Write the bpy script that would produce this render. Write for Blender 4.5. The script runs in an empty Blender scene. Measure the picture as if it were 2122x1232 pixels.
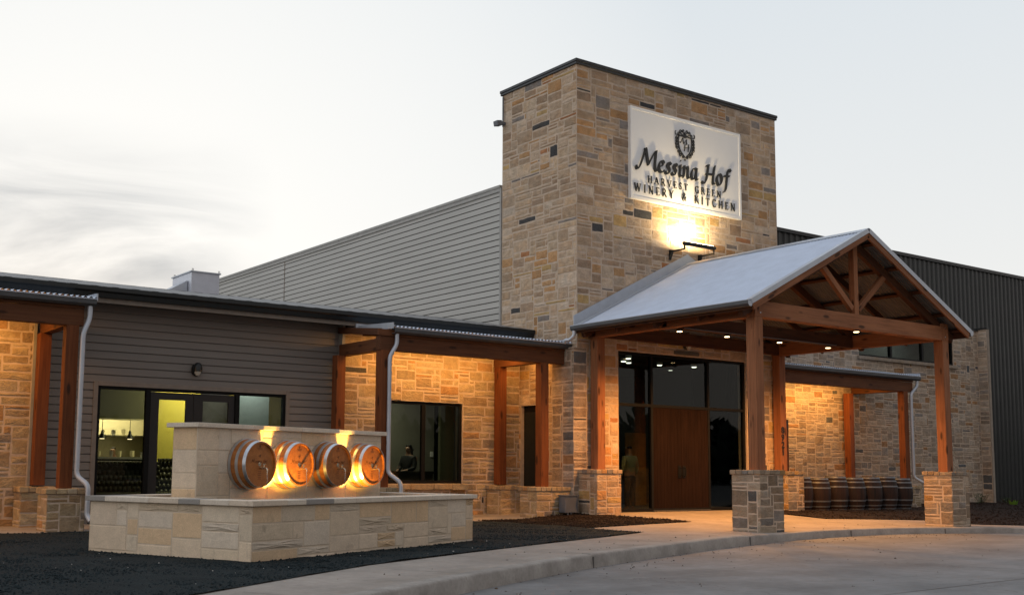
import bpy, bmesh, math, random
from mathutils import Vector, Matrix
R = math.radians
sc = bpy.context.scene
COL = sc.collection
# ------------------------------------------------------------------ camera
cam = bpy.data.cameras.new("camera"); camo = bpy.data.objects.new("camera", cam); COL.objects.link(camo)
yaw, pitch, roll = 0.6111, 0.1087, 0.0099
fw = Vector((math.sin(yaw)*math.cos(pitch), math.cos(yaw)*math.cos(pitch), math.sin(pitch)))
rt = Vector((math.cos(yaw), -math.sin(yaw), 0)); up = rt.cross(fw)
rt2 = math.cos(roll)*rt + math.sin(roll)*up; up2 = -math.sin(roll)*rt + math.cos(roll)*up
m3 = Matrix((rt2, up2, -fw)).transposed()
camo.matrix_world = Matrix.Translation((0, 0, 1.05)) @ m3.to_4x4()
cam.sensor_width = 36; cam.sensor_fit = 'HORIZONTAL'; cam.lens = 2284.1/2122*36
cam.shift_x = 116.1/2122; cam.shift_y = 100.0/2122
cam.clip_start = 0.1; cam.clip_end = 2000
sc.camera = camo
# ------------------------------------------------------------------ render look
sc.view_settings.view_transform = 'Standard'; sc.view_settings.look = 'None'
sc.view_settings.exposure = 0.0; sc.view_settings.gamma = 1
sc.cycles.max_bounces = 7; sc.cycles.transparent_max_bounces = 12
sc.cycles.use_denoising = True; sc.cycles.sample_clamp_indirect = 4
# ------------------------------------------------------------------ world
SUN_AZ, SUN_EL = R(14), R(5)
w = bpy.data.worlds.new("World"); sc.world = w; w.use_nodes = True
nt = w.node_tree; N = nt.nodes; L = nt.links; N.clear()
out = N.new('ShaderNodeOutputWorld'); bg = N.new('ShaderNodeBackground'); L.new(bg.outputs[0], out.inputs[0])
bg.inputs[1].default_value = 0.1
sky = N.new('ShaderNodeTexSky'); sky.sky_type = 'NISHITA'; sky.sun_disc = False
sky.sun_elevation = SUN_EL; sky.sun_rotation = SUN_AZ
tc = N.new('ShaderNodeTexCoord'); sep = N.new('ShaderNodeSeparateXYZ'); L.new(tc.outputs['Generated'], sep.inputs[0])
def math_node(op, a, b=None, c=None):
    m = N.new('ShaderNodeMath'); m.operation = op
    for i, v in enumerate((a, b, c)):
        if v is None: continue
        if isinstance(v, (int, float)): m.inputs[i].default_value = v
        else: L.new(v, m.inputs[i])
    return m.outputs[0]
ramp = N.new('ShaderNodeValToRGB'); L.new(sep.outputs[2], ramp.inputs[0])
ramp.color_ramp.elements[0].position = 0.0; ramp.color_ramp.elements[0].color = (.85, .855, .85, 1)
ramp.color_ramp.elements[1].position = 0.9; ramp.color_ramp.elements[1].color = (.60, .68, .78, 1)
e = ramp.color_ramp.elements.new(0.16); e.color = (.88, .885, .875, 1)
e = ramp.color_ramp.elements.new(0.42); e.color = (.745, .80, .845, 1)
# glow round the sunset, clouds low on the left
vdir = Vector((math.sin(R(18)), math.cos(R(18)), 0.17)).normalized()
dot = N.new('ShaderNodeVectorMath'); dot.operation = 'DOT_PRODUCT'; L.new(tc.outputs['Generated'], dot.inputs[0]); dot.inputs[1].default_value = vdir
glow = N.new('ShaderNodeMapRange'); glow.inputs[1].default_value = .86; glow.inputs[2].default_value = 1.0; L.new(dot.outputs['Value'], glow.inputs[0])
mixg = N.new('ShaderNodeMixRGB'); L.new(glow.outputs[0], mixg.inputs[0]); L.new(ramp.outputs[0], mixg.inputs[1]); mixg.inputs[2].default_value = (1.0, .998, .975, 1)
mp = N.new('ShaderNodeMapping'); mp.inputs['Scale'].default_value = (2.2, 2.2, 9.0); L.new(tc.outputs['Generated'], mp.inputs[0])
nz = N.new('ShaderNodeTexNoise'); nz.inputs['Scale'].default_value = 1.6; nz.inputs['Detail'].default_value = 7; nz.inputs['Roughness'].default_value = .55
nz.inputs['Distortion'].default_value = .6
L.new(mp.outputs[0], nz.inputs[0])
cl = N.new('ShaderNodeMapRange'); cl.inputs[1].default_value = .34; cl.inputs[2].default_value = .60; L.new(nz.outputs[0], cl.inputs[0])
cdir = Vector((math.sin(R(8)), math.cos(R(8)), 0.20)).normalized()
dot2 = N.new('ShaderNodeVectorMath'); dot2.operation = 'DOT_PRODUCT'; L.new(tc.outputs['Generated'], dot2.inputs[0]); dot2.inputs[1].default_value = cdir
cm = N.new('ShaderNodeMapRange'); cm.inputs[1].default_value = .955; cm.inputs[2].default_value = .985; cm.inputs[4].default_value = 1.0; L.new(dot2.outputs['Value'], cm.inputs[0])
cz1 = N.new('ShaderNodeMapRange'); cz1.interpolation_type = 'SMOOTHSTEP'; L.new(sep.outputs[2], cz1.inputs[0]); cz1.inputs[1].default_value = .30; cz1.inputs[2].default_value = .20
cz2 = N.new('ShaderNodeMapRange'); cz2.interpolation_type = 'SMOOTHSTEP'; L.new(sep.outputs[2], cz2.inputs[0]); cz2.inputs[1].default_value = .115; cz2.inputs[2].default_value = .175
cfac = math_node('MULTIPLY', math_node('MULTIPLY', cl.outputs[0], cm.outputs[0]), math_node('MULTIPLY', cz1.outputs[0], cz2.outputs[0]))
mixc = N.new('ShaderNodeMixRGB'); L.new(cfac, mixc.inputs[0]); L.new(mixg.outputs[0], mixc.inputs[1]); mixc.inputs[2].default_value = (.44, .485, .53, 1)
# the half of the sky behind the photographer is darker
bk = N.new('ShaderNodeMapRange'); L.new(sep.outputs[1], bk.inputs[0]); bk.inputs[1].default_value = -.8; bk.inputs[2].default_value = .35; bk.inputs[3].default_value = .55; bk.inputs[4].default_value = 1.0
gr = N.new('ShaderNodeMapRange'); L.new(sep.outputs[2], gr.inputs[0]); gr.inputs[1].default_value = -.04; gr.inputs[2].default_value = .0; gr.inputs[3].default_value = .2; gr.inputs[4].default_value = 10.2
lf_ = N.new('ShaderNodeMapRange'); L.new(sep.outputs[0], lf_.inputs[0]); lf_.inputs[1].default_value = -.9; lf_.inputs[2].default_value = -.12; lf_.inputs[3].default_value = 1.5; lf_.inputs[4].default_value = 1.0
zf_ = N.new('ShaderNodeMapRange'); L.new(sep.outputs[2], zf_.inputs[0]); zf_.inputs[1].default_value = .48; zf_.inputs[2].default_value = .95; zf_.inputs[3].default_value = 1.0; zf_.inputs[4].default_value = 1.25
k = math_node('MULTIPLY', math_node('MULTIPLY', bk.outputs[0], gr.outputs[0]), math_node('MULTIPLY', lf_.outputs[0], zf_.outputs[0]))
sca = N.new('ShaderNodeVectorMath'); sca.operation = 'SCALE'; L.new(mixc.outputs[0], sca.inputs[0]); L.new(k, sca.inputs['Scale'])
fin = N.new('ShaderNodeMixRGB'); fin.inputs[0].default_value = .06; L.new(sca.outputs[0], fin.inputs[1]); L.new(sky.outputs[0], fin.inputs[2])
# the eastern sky behind the photographer is a dusky rose
wt = N.new('ShaderNodeMapRange'); L.new(sep.outputs[1], wt.inputs[0]); wt.inputs[1].default_value = -.7; wt.inputs[2].default_value = .45; wt.inputs[3].default_value = 1; wt.inputs[4].default_value = 0
tint = N.new('ShaderNodeMixRGB'); tint.blend_type = 'MULTIPLY'; L.new(wt.outputs[0], tint.inputs[0]); L.new(fin.outputs[0], tint.inputs[1]); tint.inputs[2].default_value = (1.06, .95, .90, 1)
L.new(tint.outputs[0], bg.inputs[0])
# ------------------------------------------------------------------ sun (veiled, low behind the building)
sl = bpy.data.lights.new("sun", 'SUN'); so = bpy.data.objects.new("sun", sl); COL.objects.link(so)
sl.energy = 0.5; sl.angle = R(14); sl.color = (1, .86, .7)
sd = Vector((math.sin(SUN_AZ)*math.cos(SUN_EL), math.cos(SUN_AZ)*math.cos(SUN_EL), math.sin(SUN_EL)))
so.rotation_euler = sd.to_track_quat('Z', 'Y').to_euler()

# ================================================================== materials
def new_mat(name):
    m = bpy.data.materials.new(name); m.use_nodes = True
    t = m.node_tree; t.nodes.clear()
    o = t.nodes.new('ShaderNodeOutputMaterial'); b = t.nodes.new('ShaderNodeBsdfPrincipled')
    t.links.new(b.outputs[0], o.inputs[0])
    return m, t, b
def nmath(t, op, a, b=None):
    m = t.nodes.new('ShaderNodeMath'); m.operation = op
    for i, v in enumerate((a, b)):
        if v is None: continue
        if isinstance(v, (int, float)): m.inputs[i].default_value = v
        else: t.links.new(v, m.inputs[i])
    return m.outputs[0]
def noise(t, scale, detail=5, rough=.55, vec=None, stretch=None, world=False):
    tc = t.nodes.new('ShaderNodeTexCoord'); src = tc.outputs['Object']
    if world:
        g = t.nodes.new('ShaderNodeNewGeometry'); src = g.outputs['Position']
    if stretch:
        mp = t.nodes.new('ShaderNodeMapping'); mp.inputs['Scale'].default_value = stretch
        t.links.new(src, mp.inputs[0]); src = mp.outputs[0]
    n = t.nodes.new('ShaderNodeTexNoise'); n.inputs['Scale'].default_value = scale
    n.inputs['Detail'].default_value = detail; n.inputs['Roughness'].default_value = rough
    t.links.new(src, n.inputs['Vector'])
    return n.outputs[0]
def mapr(t, v, a, b, c, d):
    m = t.nodes.new('ShaderNodeMapRange'); t.links.new(v, m.inputs[0])
    for i, x in enumerate((a, b, c, d)): m.inputs[i+1].default_value = x
    return m.outputs[0]
def mixcol(t, f, a, b, mode='MIX'):
    m = t.nodes.new('ShaderNodeMixRGB'); m.blend_type = mode
    for i, v in enumerate((f, a, b)):
        if isinstance(v, (int, float)): m.inputs[i].default_value = v
        elif isinstance(v, tuple): m.inputs[i].default_value = v if len(v) == 4 else v+(1,)
        else: t.links.new(v, m.inputs[i])
    return m.outputs[0]
def bump(t, b, h, strength, dist):
    bp = t.nodes.new('ShaderNodeBump'); bp.inputs['Strength'].default_value = strength; bp.inputs['Distance'].default_value = dist
    t.links.new(h, bp.inputs['Height']); t.links.new(bp.outputs[0], b.inputs['Normal'])
def plain(name, col, rough=.6, metal=0, var=.12, scale=6, bumpd=0, bscale=60, stretch=None, spec=.5):
    m, t, b = new_mat(name)
    n = noise(t, scale, stretch=stretch, world=True)
    f = mapr(t, n, .3, .7, 1-var, 1+var)
    g = t.nodes.new('ShaderNodeVectorMath'); g.operation = 'SCALE'; g.inputs[0].default_value = col
    t.links.new(f, g.inputs['Scale']); t.links.new(g.outputs[0], b.inputs['Base Color'])
    b.inputs['Roughness'].default_value = rough; b.inputs['Metallic'].default_value = metal
    b.inputs['Specular IOR Level'].default_value = spec
    if bumpd: bump(t, b, noise(t, bscale, world=True, stretch=stretch), .6, bumpd)
    return m
def attr_mat(name, rough=.88, var=.22, bd=.006, blot=0.0):
    """stone: the colour of each stone is its own, stored per stone"""
    m, t, b = new_mat(name)
    a = t.nodes.new('ShaderNodeAttribute'); a.attribute_name = 'stone'
    n1 = noise(t, 7, 6, .6, world=True); n2 = noise(t, 70, 4, .6, world=True)
    f = nmath(t, 'MULTIPLY', mapr(t, n1, .25, .75, 1-var, 1+var), mapr(t, n2, .3, .7, .86, 1.14))
    g = t.nodes.new('ShaderNodeVectorMath'); g.operation = 'SCALE'
    t.links.new(a.outputs['Color'], g.inputs[0]); t.links.new(f, g.inputs['Scale'])
    c = g.outputs[0]
    if blot:
        n3 = noise(t, 5, 5, .7, world=True, stretch=(1, 1, .6))
        c = mixcol(t, mapr(t, n3, .60, .76, 0, blot), c, (.22, .175, .135))
        n4 = noise(t, 22, 5, .7, world=True, stretch=(1, 1, 2.5))
        c = mixcol(t, mapr(t, n4, .6, .75, 0, .25), c, (.42, .23, .10))
    t.links.new(c, b.inputs['Base Color'])
    b.inputs['Roughness'].default_value = rough; b.inputs['Specular IOR Level'].default_value = .25
    h = nmath(t, 'ADD', nmath(t, 'MULTIPLY', noise(t, 24, 6, .65, world=True), 1.0), nmath(t, 'MULTIPLY', noise(t, 110, 3, .6, world=True), .35))
    bump(t, b, h, .9, bd)
    if name == 'stone_masonry':
        hue = noise(t, 3.2, 3, .5, world=True); c2 = mixcol(t, mapr(t, hue, .42, .68, 0, .45), c, (1.08, .86, .62), 'MULTIPLY'); t.links.new(c2, b.inputs['Base Color'])
    return m
def wood_mat(name, c1, c2, rough=.65, knots=True, spec=.2, axis='X'):
    """grain along the local X axis of each timber"""
    m, t, b = new_mat(name)
    oi = t.nodes.new('ShaderNodeObjectInfo')
    tc = t.nodes.new('ShaderNodeTexCoord')
    ad = t.nodes.new('ShaderNodeVectorMath'); ad.operation = 'ADD'; t.links.new(tc.outputs['Object'], ad.inputs[0])
    cb = t.nodes.new('ShaderNodeCombineXYZ'); t.links.new(nmath(t, 'MULTIPLY', oi.outputs['Random'], 37.0), cb.inputs[0]); t.links.new(nmath(t, 'MULTIPLY', oi.outputs['Random'], 11.0), cb.inputs[1])
    t.links.new(cb.outputs[0], ad.inputs[1])
    def nn(scale, st, det=5):
        if axis == 'Z': st = (st[1], st[2], st[0])
        if axis == 'Y': st = (st[1], st[0], st[2])
        mp = t.nodes.new('ShaderNodeMapping'); mp.inputs['Scale'].default_value = st; t.links.new(ad.outputs[0], mp.inputs[0])
        n = t.nodes.new('ShaderNodeTexNoise'); n.inputs['Scale'].default_value = scale; n.inputs['Detail'].default_value = det
        n.inputs['Distortion'].default_value = .4; t.links.new(mp.outputs[0], n.inputs['Vector']); return n.outputs[0]
    g1 = nn(5, (.22, 4, 4)); g2 = nn(26, (.08, 3, 3)); big = nn(1.4, (.7, 1, 1), 3)
    c = mixcol(t, mapr(t, g1, .32, .68, 0, 1), c1, c2)
    dark = tuple(x*.45 for x in c1)
    c = mixcol(t, mapr(t, g2, .5, .72, 0, .55), c, dark)
    c = mixcol(t, mapr(t, big, .35, .7, 0, .35), c, tuple(min(1, x*1.35) for x in c2))
    if knots:
        v = t.nodes.new('ShaderNodeTexVoronoi'); mp = t.nodes.new('ShaderNodeMapping'); mp.inputs['Scale'].default_value = (1.6, 5, 5)
        t.links.new(ad.outputs[0], mp.inputs[0]); t.links.new(mp.outputs[0], v.inputs['Vector']); v.inputs['Scale'].default_value = 1.0
        c = mixcol(t, mapr(t, v.outputs['Distance'], .13, .22, .85, 0), c, (.035, .015, .008))
    o2 = mapr(t, oi.outputs['Random'], 0, 1, .82, 1.12)
    g = t.nodes.new('ShaderNodeVectorMath'); g.operation = 'SCALE'; t.links.new(c, g.inputs[0]); t.links.new(o2, g.inputs['Scale'])
    t.links.new(g.outputs[0], b.inputs['Base Color']); b.inputs['Roughness'].default_value = rough
    b.inputs['Specular IOR Level'].default_value = spec
    bump(t, b, g2, .5, .004)
    return m
def emit_mat(name, col, s):
    m = bpy.data.materials.new(name); m.use_nodes = True; t = m.node_tree; t.nodes.clear()
    o = t.nodes.new('ShaderNodeOutputMaterial'); e = t.nodes.new('ShaderNodeEmission'); e.inputs[0].default_value = col+(1,); e.inputs[1].default_value = s
    t.links.new(e.outputs[0], o.inputs[0]); return m
def glass_mat(name, tint=(.55, .58, .5), refl=.7):
    m = bpy.data.materials.new(name); m.use_nodes = True; t = m.node_tree; t.nodes.clear()
    o = t.nodes.new('ShaderNodeOutputMaterial'); tr = t.nodes.new('ShaderNodeBsdfTransparent'); tr.inputs[0].default_value = tint+(1,)
    gl = t.nodes.new('ShaderNodeBsdfGlossy'); gl.inputs['Roughness'].default_value = .0; gl.inputs[0].default_value = (refl, refl, refl, 1)
    lw = t.nodes.new('ShaderNodeLayerWeight'); fr = nmath(t, 'ADD', nmath(t, 'MULTIPLY', nmath(t, 'POWER', lw.outputs['Facing'], 5.0), .95), .045)
    mx = t.nodes.new('ShaderNodeMixShader'); t.links.new(fr, mx.inputs[0]); t.links.new(tr.outputs[0], mx.inputs[1]); t.links.new(gl.outputs[0], mx.inputs[2])
    t.links.new(mx.outputs[0], o.inputs[0]); return m

M = {}
M['stone'] = attr_mat('stone_masonry', bd=.022, var=.26)
M['limestone'] = attr_mat('limestone_blocks', var=.10, bd=.003, blot=.55)
M['mortar'] = plain('mortar', (.52, .41, .315), .95, var=.15, scale=8, bumpd=.004, spec=.2)
M['mortar_pale'] = plain('pale_mortar', (.58, .47, .35), .95, var=.12, scale=8, bumpd=.003, spec=.2)
M['timber'] = wood_mat('cedar_timber', (.18, .068, .030), (.31, .128, .058))
M['cedar_shaded'] = wood_mat('shaded_red_cedar', (.12, .036, .013), (.21, .066, .022))  # cedar darkened in colour so the porch posts look unlit
M['beam_shaded'] = wood_mat('shaded_beam_timber', (.085, .032, .014), (.15, .058, .025))  # darker copy of the timber, eave shade put into the colour
M['timber_dark'] = wood_mat('dark_timber', (.05, .019, .009), (.09, .035, .016))  # roof timbers use this darkened tone to stand for shade beneath the sheets
M['oak'] = wood_mat('barrel_oak', (.24, .085, .024), (.40, .15, .042), .42, knots=False, axis='Y')
M['oak_head'] = wood_mat('barrel_head_oak', (.31, .11, .028), (.52, .19, .048), .42, knots=False, axis='Z')
M['old_oak'] = wood_mat('weathered_barrel_oak', (.014, .012, .0115), (.040, .021, .016), .6, knots=False, axis='Z')
M['burnt'] = plain('burnt_mark', (.13, .045, .015), .8)
M['siding_light'] = plain('pale_grey_siding', (.40, .385, .355), .55, var=.08, scale=1.2, stretch=(1, .25, 3))
M['siding_taupe'] = plain('taupe_siding', (.20, .18, .163), .6, var=.08, scale=2, stretch=(.3, 1, 3))
M['siding_gap'] = plain('siding_backing', (.05, .045, .04), .8)
M['trim_grey'] = plain('grey_trim', (.30, .29, .27), .5)
M['trim_taupe'] = plain('taupe_trim', (.22, .185, .155), .6)
M['black_metal'] = plain('black_metal', (.016, .018, .019), .38, .3, var=.1)
M['gutter_black'] = plain('black_gutter_metal', (.013, .016, .017), .33, .2, var=.1)
M['frame_black'] = plain('black_window_frame', (.008, .008, .008), .5, 0, spec=.12)
M['cap_dark'] = plain('charcoal_cap', (.035, .036, .038), .4, .4)
M['charcoal'] = plain('charcoal_corrugated_steel', (.028, .031, .031), .42, .25, var=.10, scale=1.5)
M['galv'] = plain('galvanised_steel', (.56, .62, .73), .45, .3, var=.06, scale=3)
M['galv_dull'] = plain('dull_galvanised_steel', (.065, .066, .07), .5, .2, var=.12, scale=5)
M['zinc'] = plain('painted_silver_metal', (.46, .49, .54), .42, .35, var=.07, scale=4)
M['hoop'] = plain('steel_hoop', (.50, .53, .57), .33, .85, var=.15, scale=12)
M['hoop_dull'] = plain('dull_steel_hoop', (.17, .18, .195), .5, .4, var=.2, scale=12)
M['roof_shade'] = plain('shade_dark_underside', (.12, .11, .10), .7, 0, var=.15, scale=4)  # extra sheet below the canopy roof, coloured dark in place of shade
M['roof_grey'] = plain('grey_roof_sheet', (.22, .215, .21), .7, .1, var=.1, scale=1)
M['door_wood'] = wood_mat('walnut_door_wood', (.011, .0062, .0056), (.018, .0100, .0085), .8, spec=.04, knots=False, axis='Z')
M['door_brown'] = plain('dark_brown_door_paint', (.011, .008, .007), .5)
M['white_sign'] = plain('white_sign_panel', (.86, .85, .83), .45, var=.03, scale=1)
M['letter'] = plain('black_letter_paint', (.012, .012, .012), .5)
M['plastic_grey'] = plain('grey_utility_plastic', (.13, .14, .16), .5)
M['glass'] = glass_mat('entry_glass', (.62, .66, .62), .55)
M['glass_left'] = glass_mat('clear_door_glass', (.80, .82, .74), .30)
M['glass_win'] = glass_mat('office_window_glass', (.74, .76, .68), .3)
M['copper_tap'] = plain('brass_tap', (.55, .45, .33), .25, .9)
M['hvac'] = plain('galvanised_unit_casing', (.58, .60, .66), .5, .4, var=.05)
M['bulb'] = emit_mat('lamp_lens_warm', (1.0, .66, .30), 14)
M['bulb_white'] = emit_mat('lamp_lens_white', (1.0, .95, .82), 6)
M['bulb_dim'] = emit_mat('heat_lamp_lens', (1.0, .80, .50), 3)
M['led'] = emit_mat('led_strip_lens', (1.0, .80, .48), 25)

def crack_mask(t, scale, width):
    v = t.nodes.new('ShaderNodeTexVoronoi'); v.feature = 'DISTANCE_TO_EDGE'; v.inputs['Scale'].default_value = scale
    g = t.nodes.new('ShaderNodeNewGeometry'); n = t.nodes.new('ShaderNodeTexNoise'); n.inputs['Scale'].default_value = 1.3; n.inputs['Detail'].default_value = 6
    t.links.new(g.outputs['Position'], n.inputs['Vector']); a = t.nodes.new('ShaderNodeVectorMath'); a.operation = 'SCALE'; a.inputs['Scale'].default_value = 1.6
    t.links.new(n.outputs['Color'], a.inputs[0]); b = t.nodes.new('ShaderNodeVectorMath'); t.links.new(g.outputs['Position'], b.inputs[0]); t.links.new(a.outputs[0], b.inputs[1])
    t.links.new(b.outputs[0], v.inputs['Vector'])
    return mapr(t, v.outputs['Distance'], 0, width, 1, 0)
def ground_mat(name, col, var, scale, rough, bd, bs, stain=0, staincol=(.1, .09, .08), speck=0):
    m, t, b = new_mat(name)
    n1 = noise(t, scale, 7, .6, world=True); n2 = noise(t, scale*9, 5, .6, world=True)
    f = nmath(t, 'MULTIPLY', mapr(t, n1, .3, .7, 1-var, 1+var), mapr(t, n2, .3, .7, .9, 1.1))
    g = t.nodes.new('ShaderNodeVectorMath'); g.operation = 'SCALE'; g.inputs[0].default_value = col
    t.links.new(f, g.inputs['Scale']); c = g.outputs[0]
    if stain:
        n3 = noise(t, .9, 8, .65, world=True, stretch=(.5, 1.4, 1)); c = mixcol(t, mapr(t, n3, .5, .68, 0, stain), c, staincol)
        n4 = noise(t, 6, 8, .7, world=True); c = mixcol(t, mapr(t, n4, .62, .72, 0, stain), c, staincol)
    if name == 'driveway_concrete':
        c = mixcol(t, nmath(t, 'MULTIPLY', crack_mask(t, .22, .004), .5), c, (.07, .065, .06))
        n6 = noise(t, 1.0, 4, .6, world=True, stretch=(.12, 1.1, 1)); c = mixcol(t, mapr(t, n6, .55, .75, 0, .35), c, (.11, .105, .10))
        n7 = noise(t, 3.5, 8, .75, world=True); c = mixcol(t, mapr(t, n7, .60, .70, 0, .4), c, (.28, .27, .255))
    if speck:
        n5 = noise(t, 160, 2, .5, world=True); c = mixcol(t, mapr(t, n5, .66, .70, 0, speck), c, (.22, .24, .25))
    t.links.new(c, b.inputs['Base Color']); b.inputs['Roughness'].default_value = rough; b.inputs['Specular IOR Level'].default_value = .15
    bump(t, b, noise(t, bs, 6, .7, world=True), .7, bd)
    return m
M['road'] = ground_mat('driveway_concrete', (.198, .195, .193), .26, .8, .75, .003, 40, .5, (.14, .13, .125))
M['walk'] = ground_mat('sidewalk_concrete', (.30, .262, .23), .18, 1.2, .85, .003, 45, .4, (.24, .20, .16))
M['kerb'] = ground_mat('kerb_concrete', (.33, .30, .27), .2, 2.5, .85, .004, 40, .55, (.13, .11, .095))
M['gravel'] = ground_mat('dark_crushed_gravel', (.012, .0185, .0205), .3, 3, .9, .03, 45, speck=.3)
M['pebble'] = ground_mat('dark_gravel_stone', (.015, .023, .026), .4, 30, .8, .002, 90)
M['mulch'] = ground_mat('dark_brown_mulch', (.020, .013, .010), .35, 3, .95, .03, 35)
M['grassfar'] = ground_mat('far_grass', (.05, .06, .03), .2, .3, .95, .01, 5)
M['joint'] = plain('pavement_joint', (.13, .12, .11), .95)
M['chip'] = plain('dry_leaf_bits', (.06, .035, .02), .9)

# ================================================================== mesh helpers
class MB:
    def __init__(s): s.v = []; s.f = []; s.c = []
    def add(s, vs, fs, col=None):
        b = len(s.v); s.v += [tuple(x) for x in vs]; s.f += [tuple(i+b for i in f) for f in fs]
        if col is not None: s.c += [col]*len(vs)
    def box(s, x0, x1, y0, y1, z0, z1, col=None):
        s.add([(x0,y0,z0),(x1,y0,z0),(x1,y1,z0),(x0,y1,z0),(x0,y0,z1),(x1,y0,z1),(x1,y1,z1),(x0,y1,z1)],
              [(0,3,2,1),(4,5,6,7),(0,1,5,4),(1,2,6,5),(2,3,7,6),(3,0,4,7)], col)
    def obox(s, O, U, V, W, col=None):
        O, U, V, W = Vector(O), Vector(U), Vector(V), Vector(W)
        s.add([O, O+U, O+U+V, O+V, O+W, O+U+W, O+U+V+W, O+V+W],
              [(0,3,2,1),(4,5,6,7),(0,1,5,4),(1,2,6,5),(2,3,7,6),(3,0,4,7)], col)
    def prism(s, poly, d):
        """closed polygon of 3d points pushed along d"""
        n = len(poly); d = Vector(d); a = [Vector(p) for p in poly]
        s.add(a+[p+d for p in a], [tuple(range(n))[::-1], tuple(range(n, 2*n))]+[(i, (i+1) % n, n+(i+1) % n, n+i) for i in range(n)])
    def tube(s, pts, r, seg=10, cap=True):
        pts = [Vector(p) for p in pts]; rs = r if isinstance(r, (list, tuple)) else [r]*len(pts)
        b = len(s.v); prev = None
        for i, p in enumerate(pts):
            t = (pts[min(i+1, len(pts)-1)]-pts[max(i-1, 0)]).normalized()
            if prev is None:
                a = Vector((0, 0, 1)) if abs(t.z) < .9 else Vector((1, 0, 0)); n1 = t.cross(a).normalized()
            else:
                n1 = (prev-t*prev.dot(t)).normalized()
            prev = n1; n2 = t.cross(n1)
            for k in range(seg):
                a = 2*math.pi*k/seg; s.v.append(tuple(p+(n1*math.cos(a)+n2*math.sin(a))*rs[i]))
        for i in range(len(pts)-1):
            for k in range(seg):
                k2 = (k+1) % seg; s.f.append((b+i*seg+k, b+i*seg+k2, b+(i+1)*seg+k2, b+(i+1)*seg+k))
        if cap:
            s.f.append(tuple(b+k for k in range(seg))[::-1]); e = b+(len(pts)-1)*seg; s.f.append(tuple(e+k for k in range(seg)))
    def lathe(s, prof, seg=32, axis='Z', closed=False):
        """prof: (r, h)"""
        b = len(s.v)
        for r, h in prof:
            for k in range(seg):
                a = 2*math.pi*k/seg; x, y = r*math.cos(a), r*math.sin(a)
                s.v.append((x, y, h) if axis == 'Z' else (x, -h, y))
        for i in range(len(prof)-1):
            for k in range(seg):
                k2 = (k+1) % seg; q = (b+i*seg+k, b+i*seg+k2, b+(i+1)*seg+k2, b+(i+1)*seg+k)
                s.f.append(q)
        for i, rev in ((0, True), (len(prof)-1, False)):
            if prof[i][0] > 1e-6 and not closed:
                q = tuple(b+i*seg+k for k in range(seg)); s.f.append(q[::-1] if rev else q)
    def build(s, name, mat, parent=None, smooth=False, bevel=0, local=False):
        me = bpy.data.meshes.new(name); vs = s.v
        if parent is not None and not local:
            p = parent.matrix_world.translation if parent.parent is None else root_loc(parent)
            vs = [(x-p[0], y-p[1], z-p[2]) for x, y, z in vs]
        me.from_pydata(vs, [], s.f); me.validate(); me.update()
        if s.c:
            at = me.attributes.new('stone', 'FLOAT_COLOR', 'POINT')
            at.data.foreach_set('color', [q for c in s.c for q in (c[0], c[1], c[2], 1.0)])
        bm = bmesh.new(); bm.from_mesh(me)
        if not s.c: bmesh.ops.recalc_face_normals(bm, faces=bm.faces)
        bm.to_mesh(me); bm.free()
        if smooth:
            me.polygons.foreach_set('use_smooth', [True]*len(me.polygons))
        me.materials.append(mat)
        o = bpy.data.objects.new(name, me); COL.objects.link(o)
        if parent is not None: o.parent = parent
        if smooth == 'auto' or (smooth and not bevel):
            try: me.set_sharp_from_angle(angle=R(38))
            except Exception: pass
        if bevel:
            md = o.modifiers.new('bevel', 'BEVEL'); md.width = bevel; md.segments = 2; md.limit_method = 'ANGLE'
        return o
def root_loc(o):
    v = Vector((0, 0, 0))
    while o is not None: v += o.location; o = o.parent
    return v
def thing(name, label, cat, loc=(0, 0, 0), rz=0, group=None, kind='thing'):
    o = bpy.data.objects.new(name, None); COL.objects.link(o); o.location = loc; o.rotation_euler = (0, 0, rz)
    o.empty_display_size = .2
    o['label'] = label; o['category'] = cat; o['kind'] = kind
    if group: o['group'] = group
    bpy.context.view_layer.update()
    return o
def tag(o, label=None, cat=None, group=None, kind=None):
    if label: o['label'] = label
    if cat: o['category'] = cat
    if group: o['group'] = group
    if kind: o['kind'] = kind
    return o
def copy_tree(o, parent=None):
    c = o.copy(); COL.objects.link(c); c.parent = parent
    for ch in [x for x in bpy.data.objects if x.parent == o]: copy_tree(ch, c)
    return c
def beam(name, p0, p1, w, h, parent, mat='timber', bevel=.008, upv=(0, 0, 1)):
    """squared timber; w across, h along up; local X is the grain"""
    p0, p1 = Vector(p0), Vector(p1); d = p1-p0; ln = d.length; x = d.normalized()
    u = Vector(upv); u = (u-x*u.dot(x))
    if u.length < 1e-3: u = Vector((0, 1, 0)); u = u-x*u.dot(x)
    u.normalize(); y = u.cross(x)
    b = MB(); b.box(0, ln, -w/2, w/2, -h/2, h/2)
    o = b.build(name, M[mat], None, bevel=bevel)
    rm = Matrix((x, y, u)).transposed().to_4x4()
    base = root_loc(parent) if parent is not None else Vector((0, 0, 0))
    o.parent = parent; o.matrix_basis = Matrix.Translation(p0-base) @ rm
    return o

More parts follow.
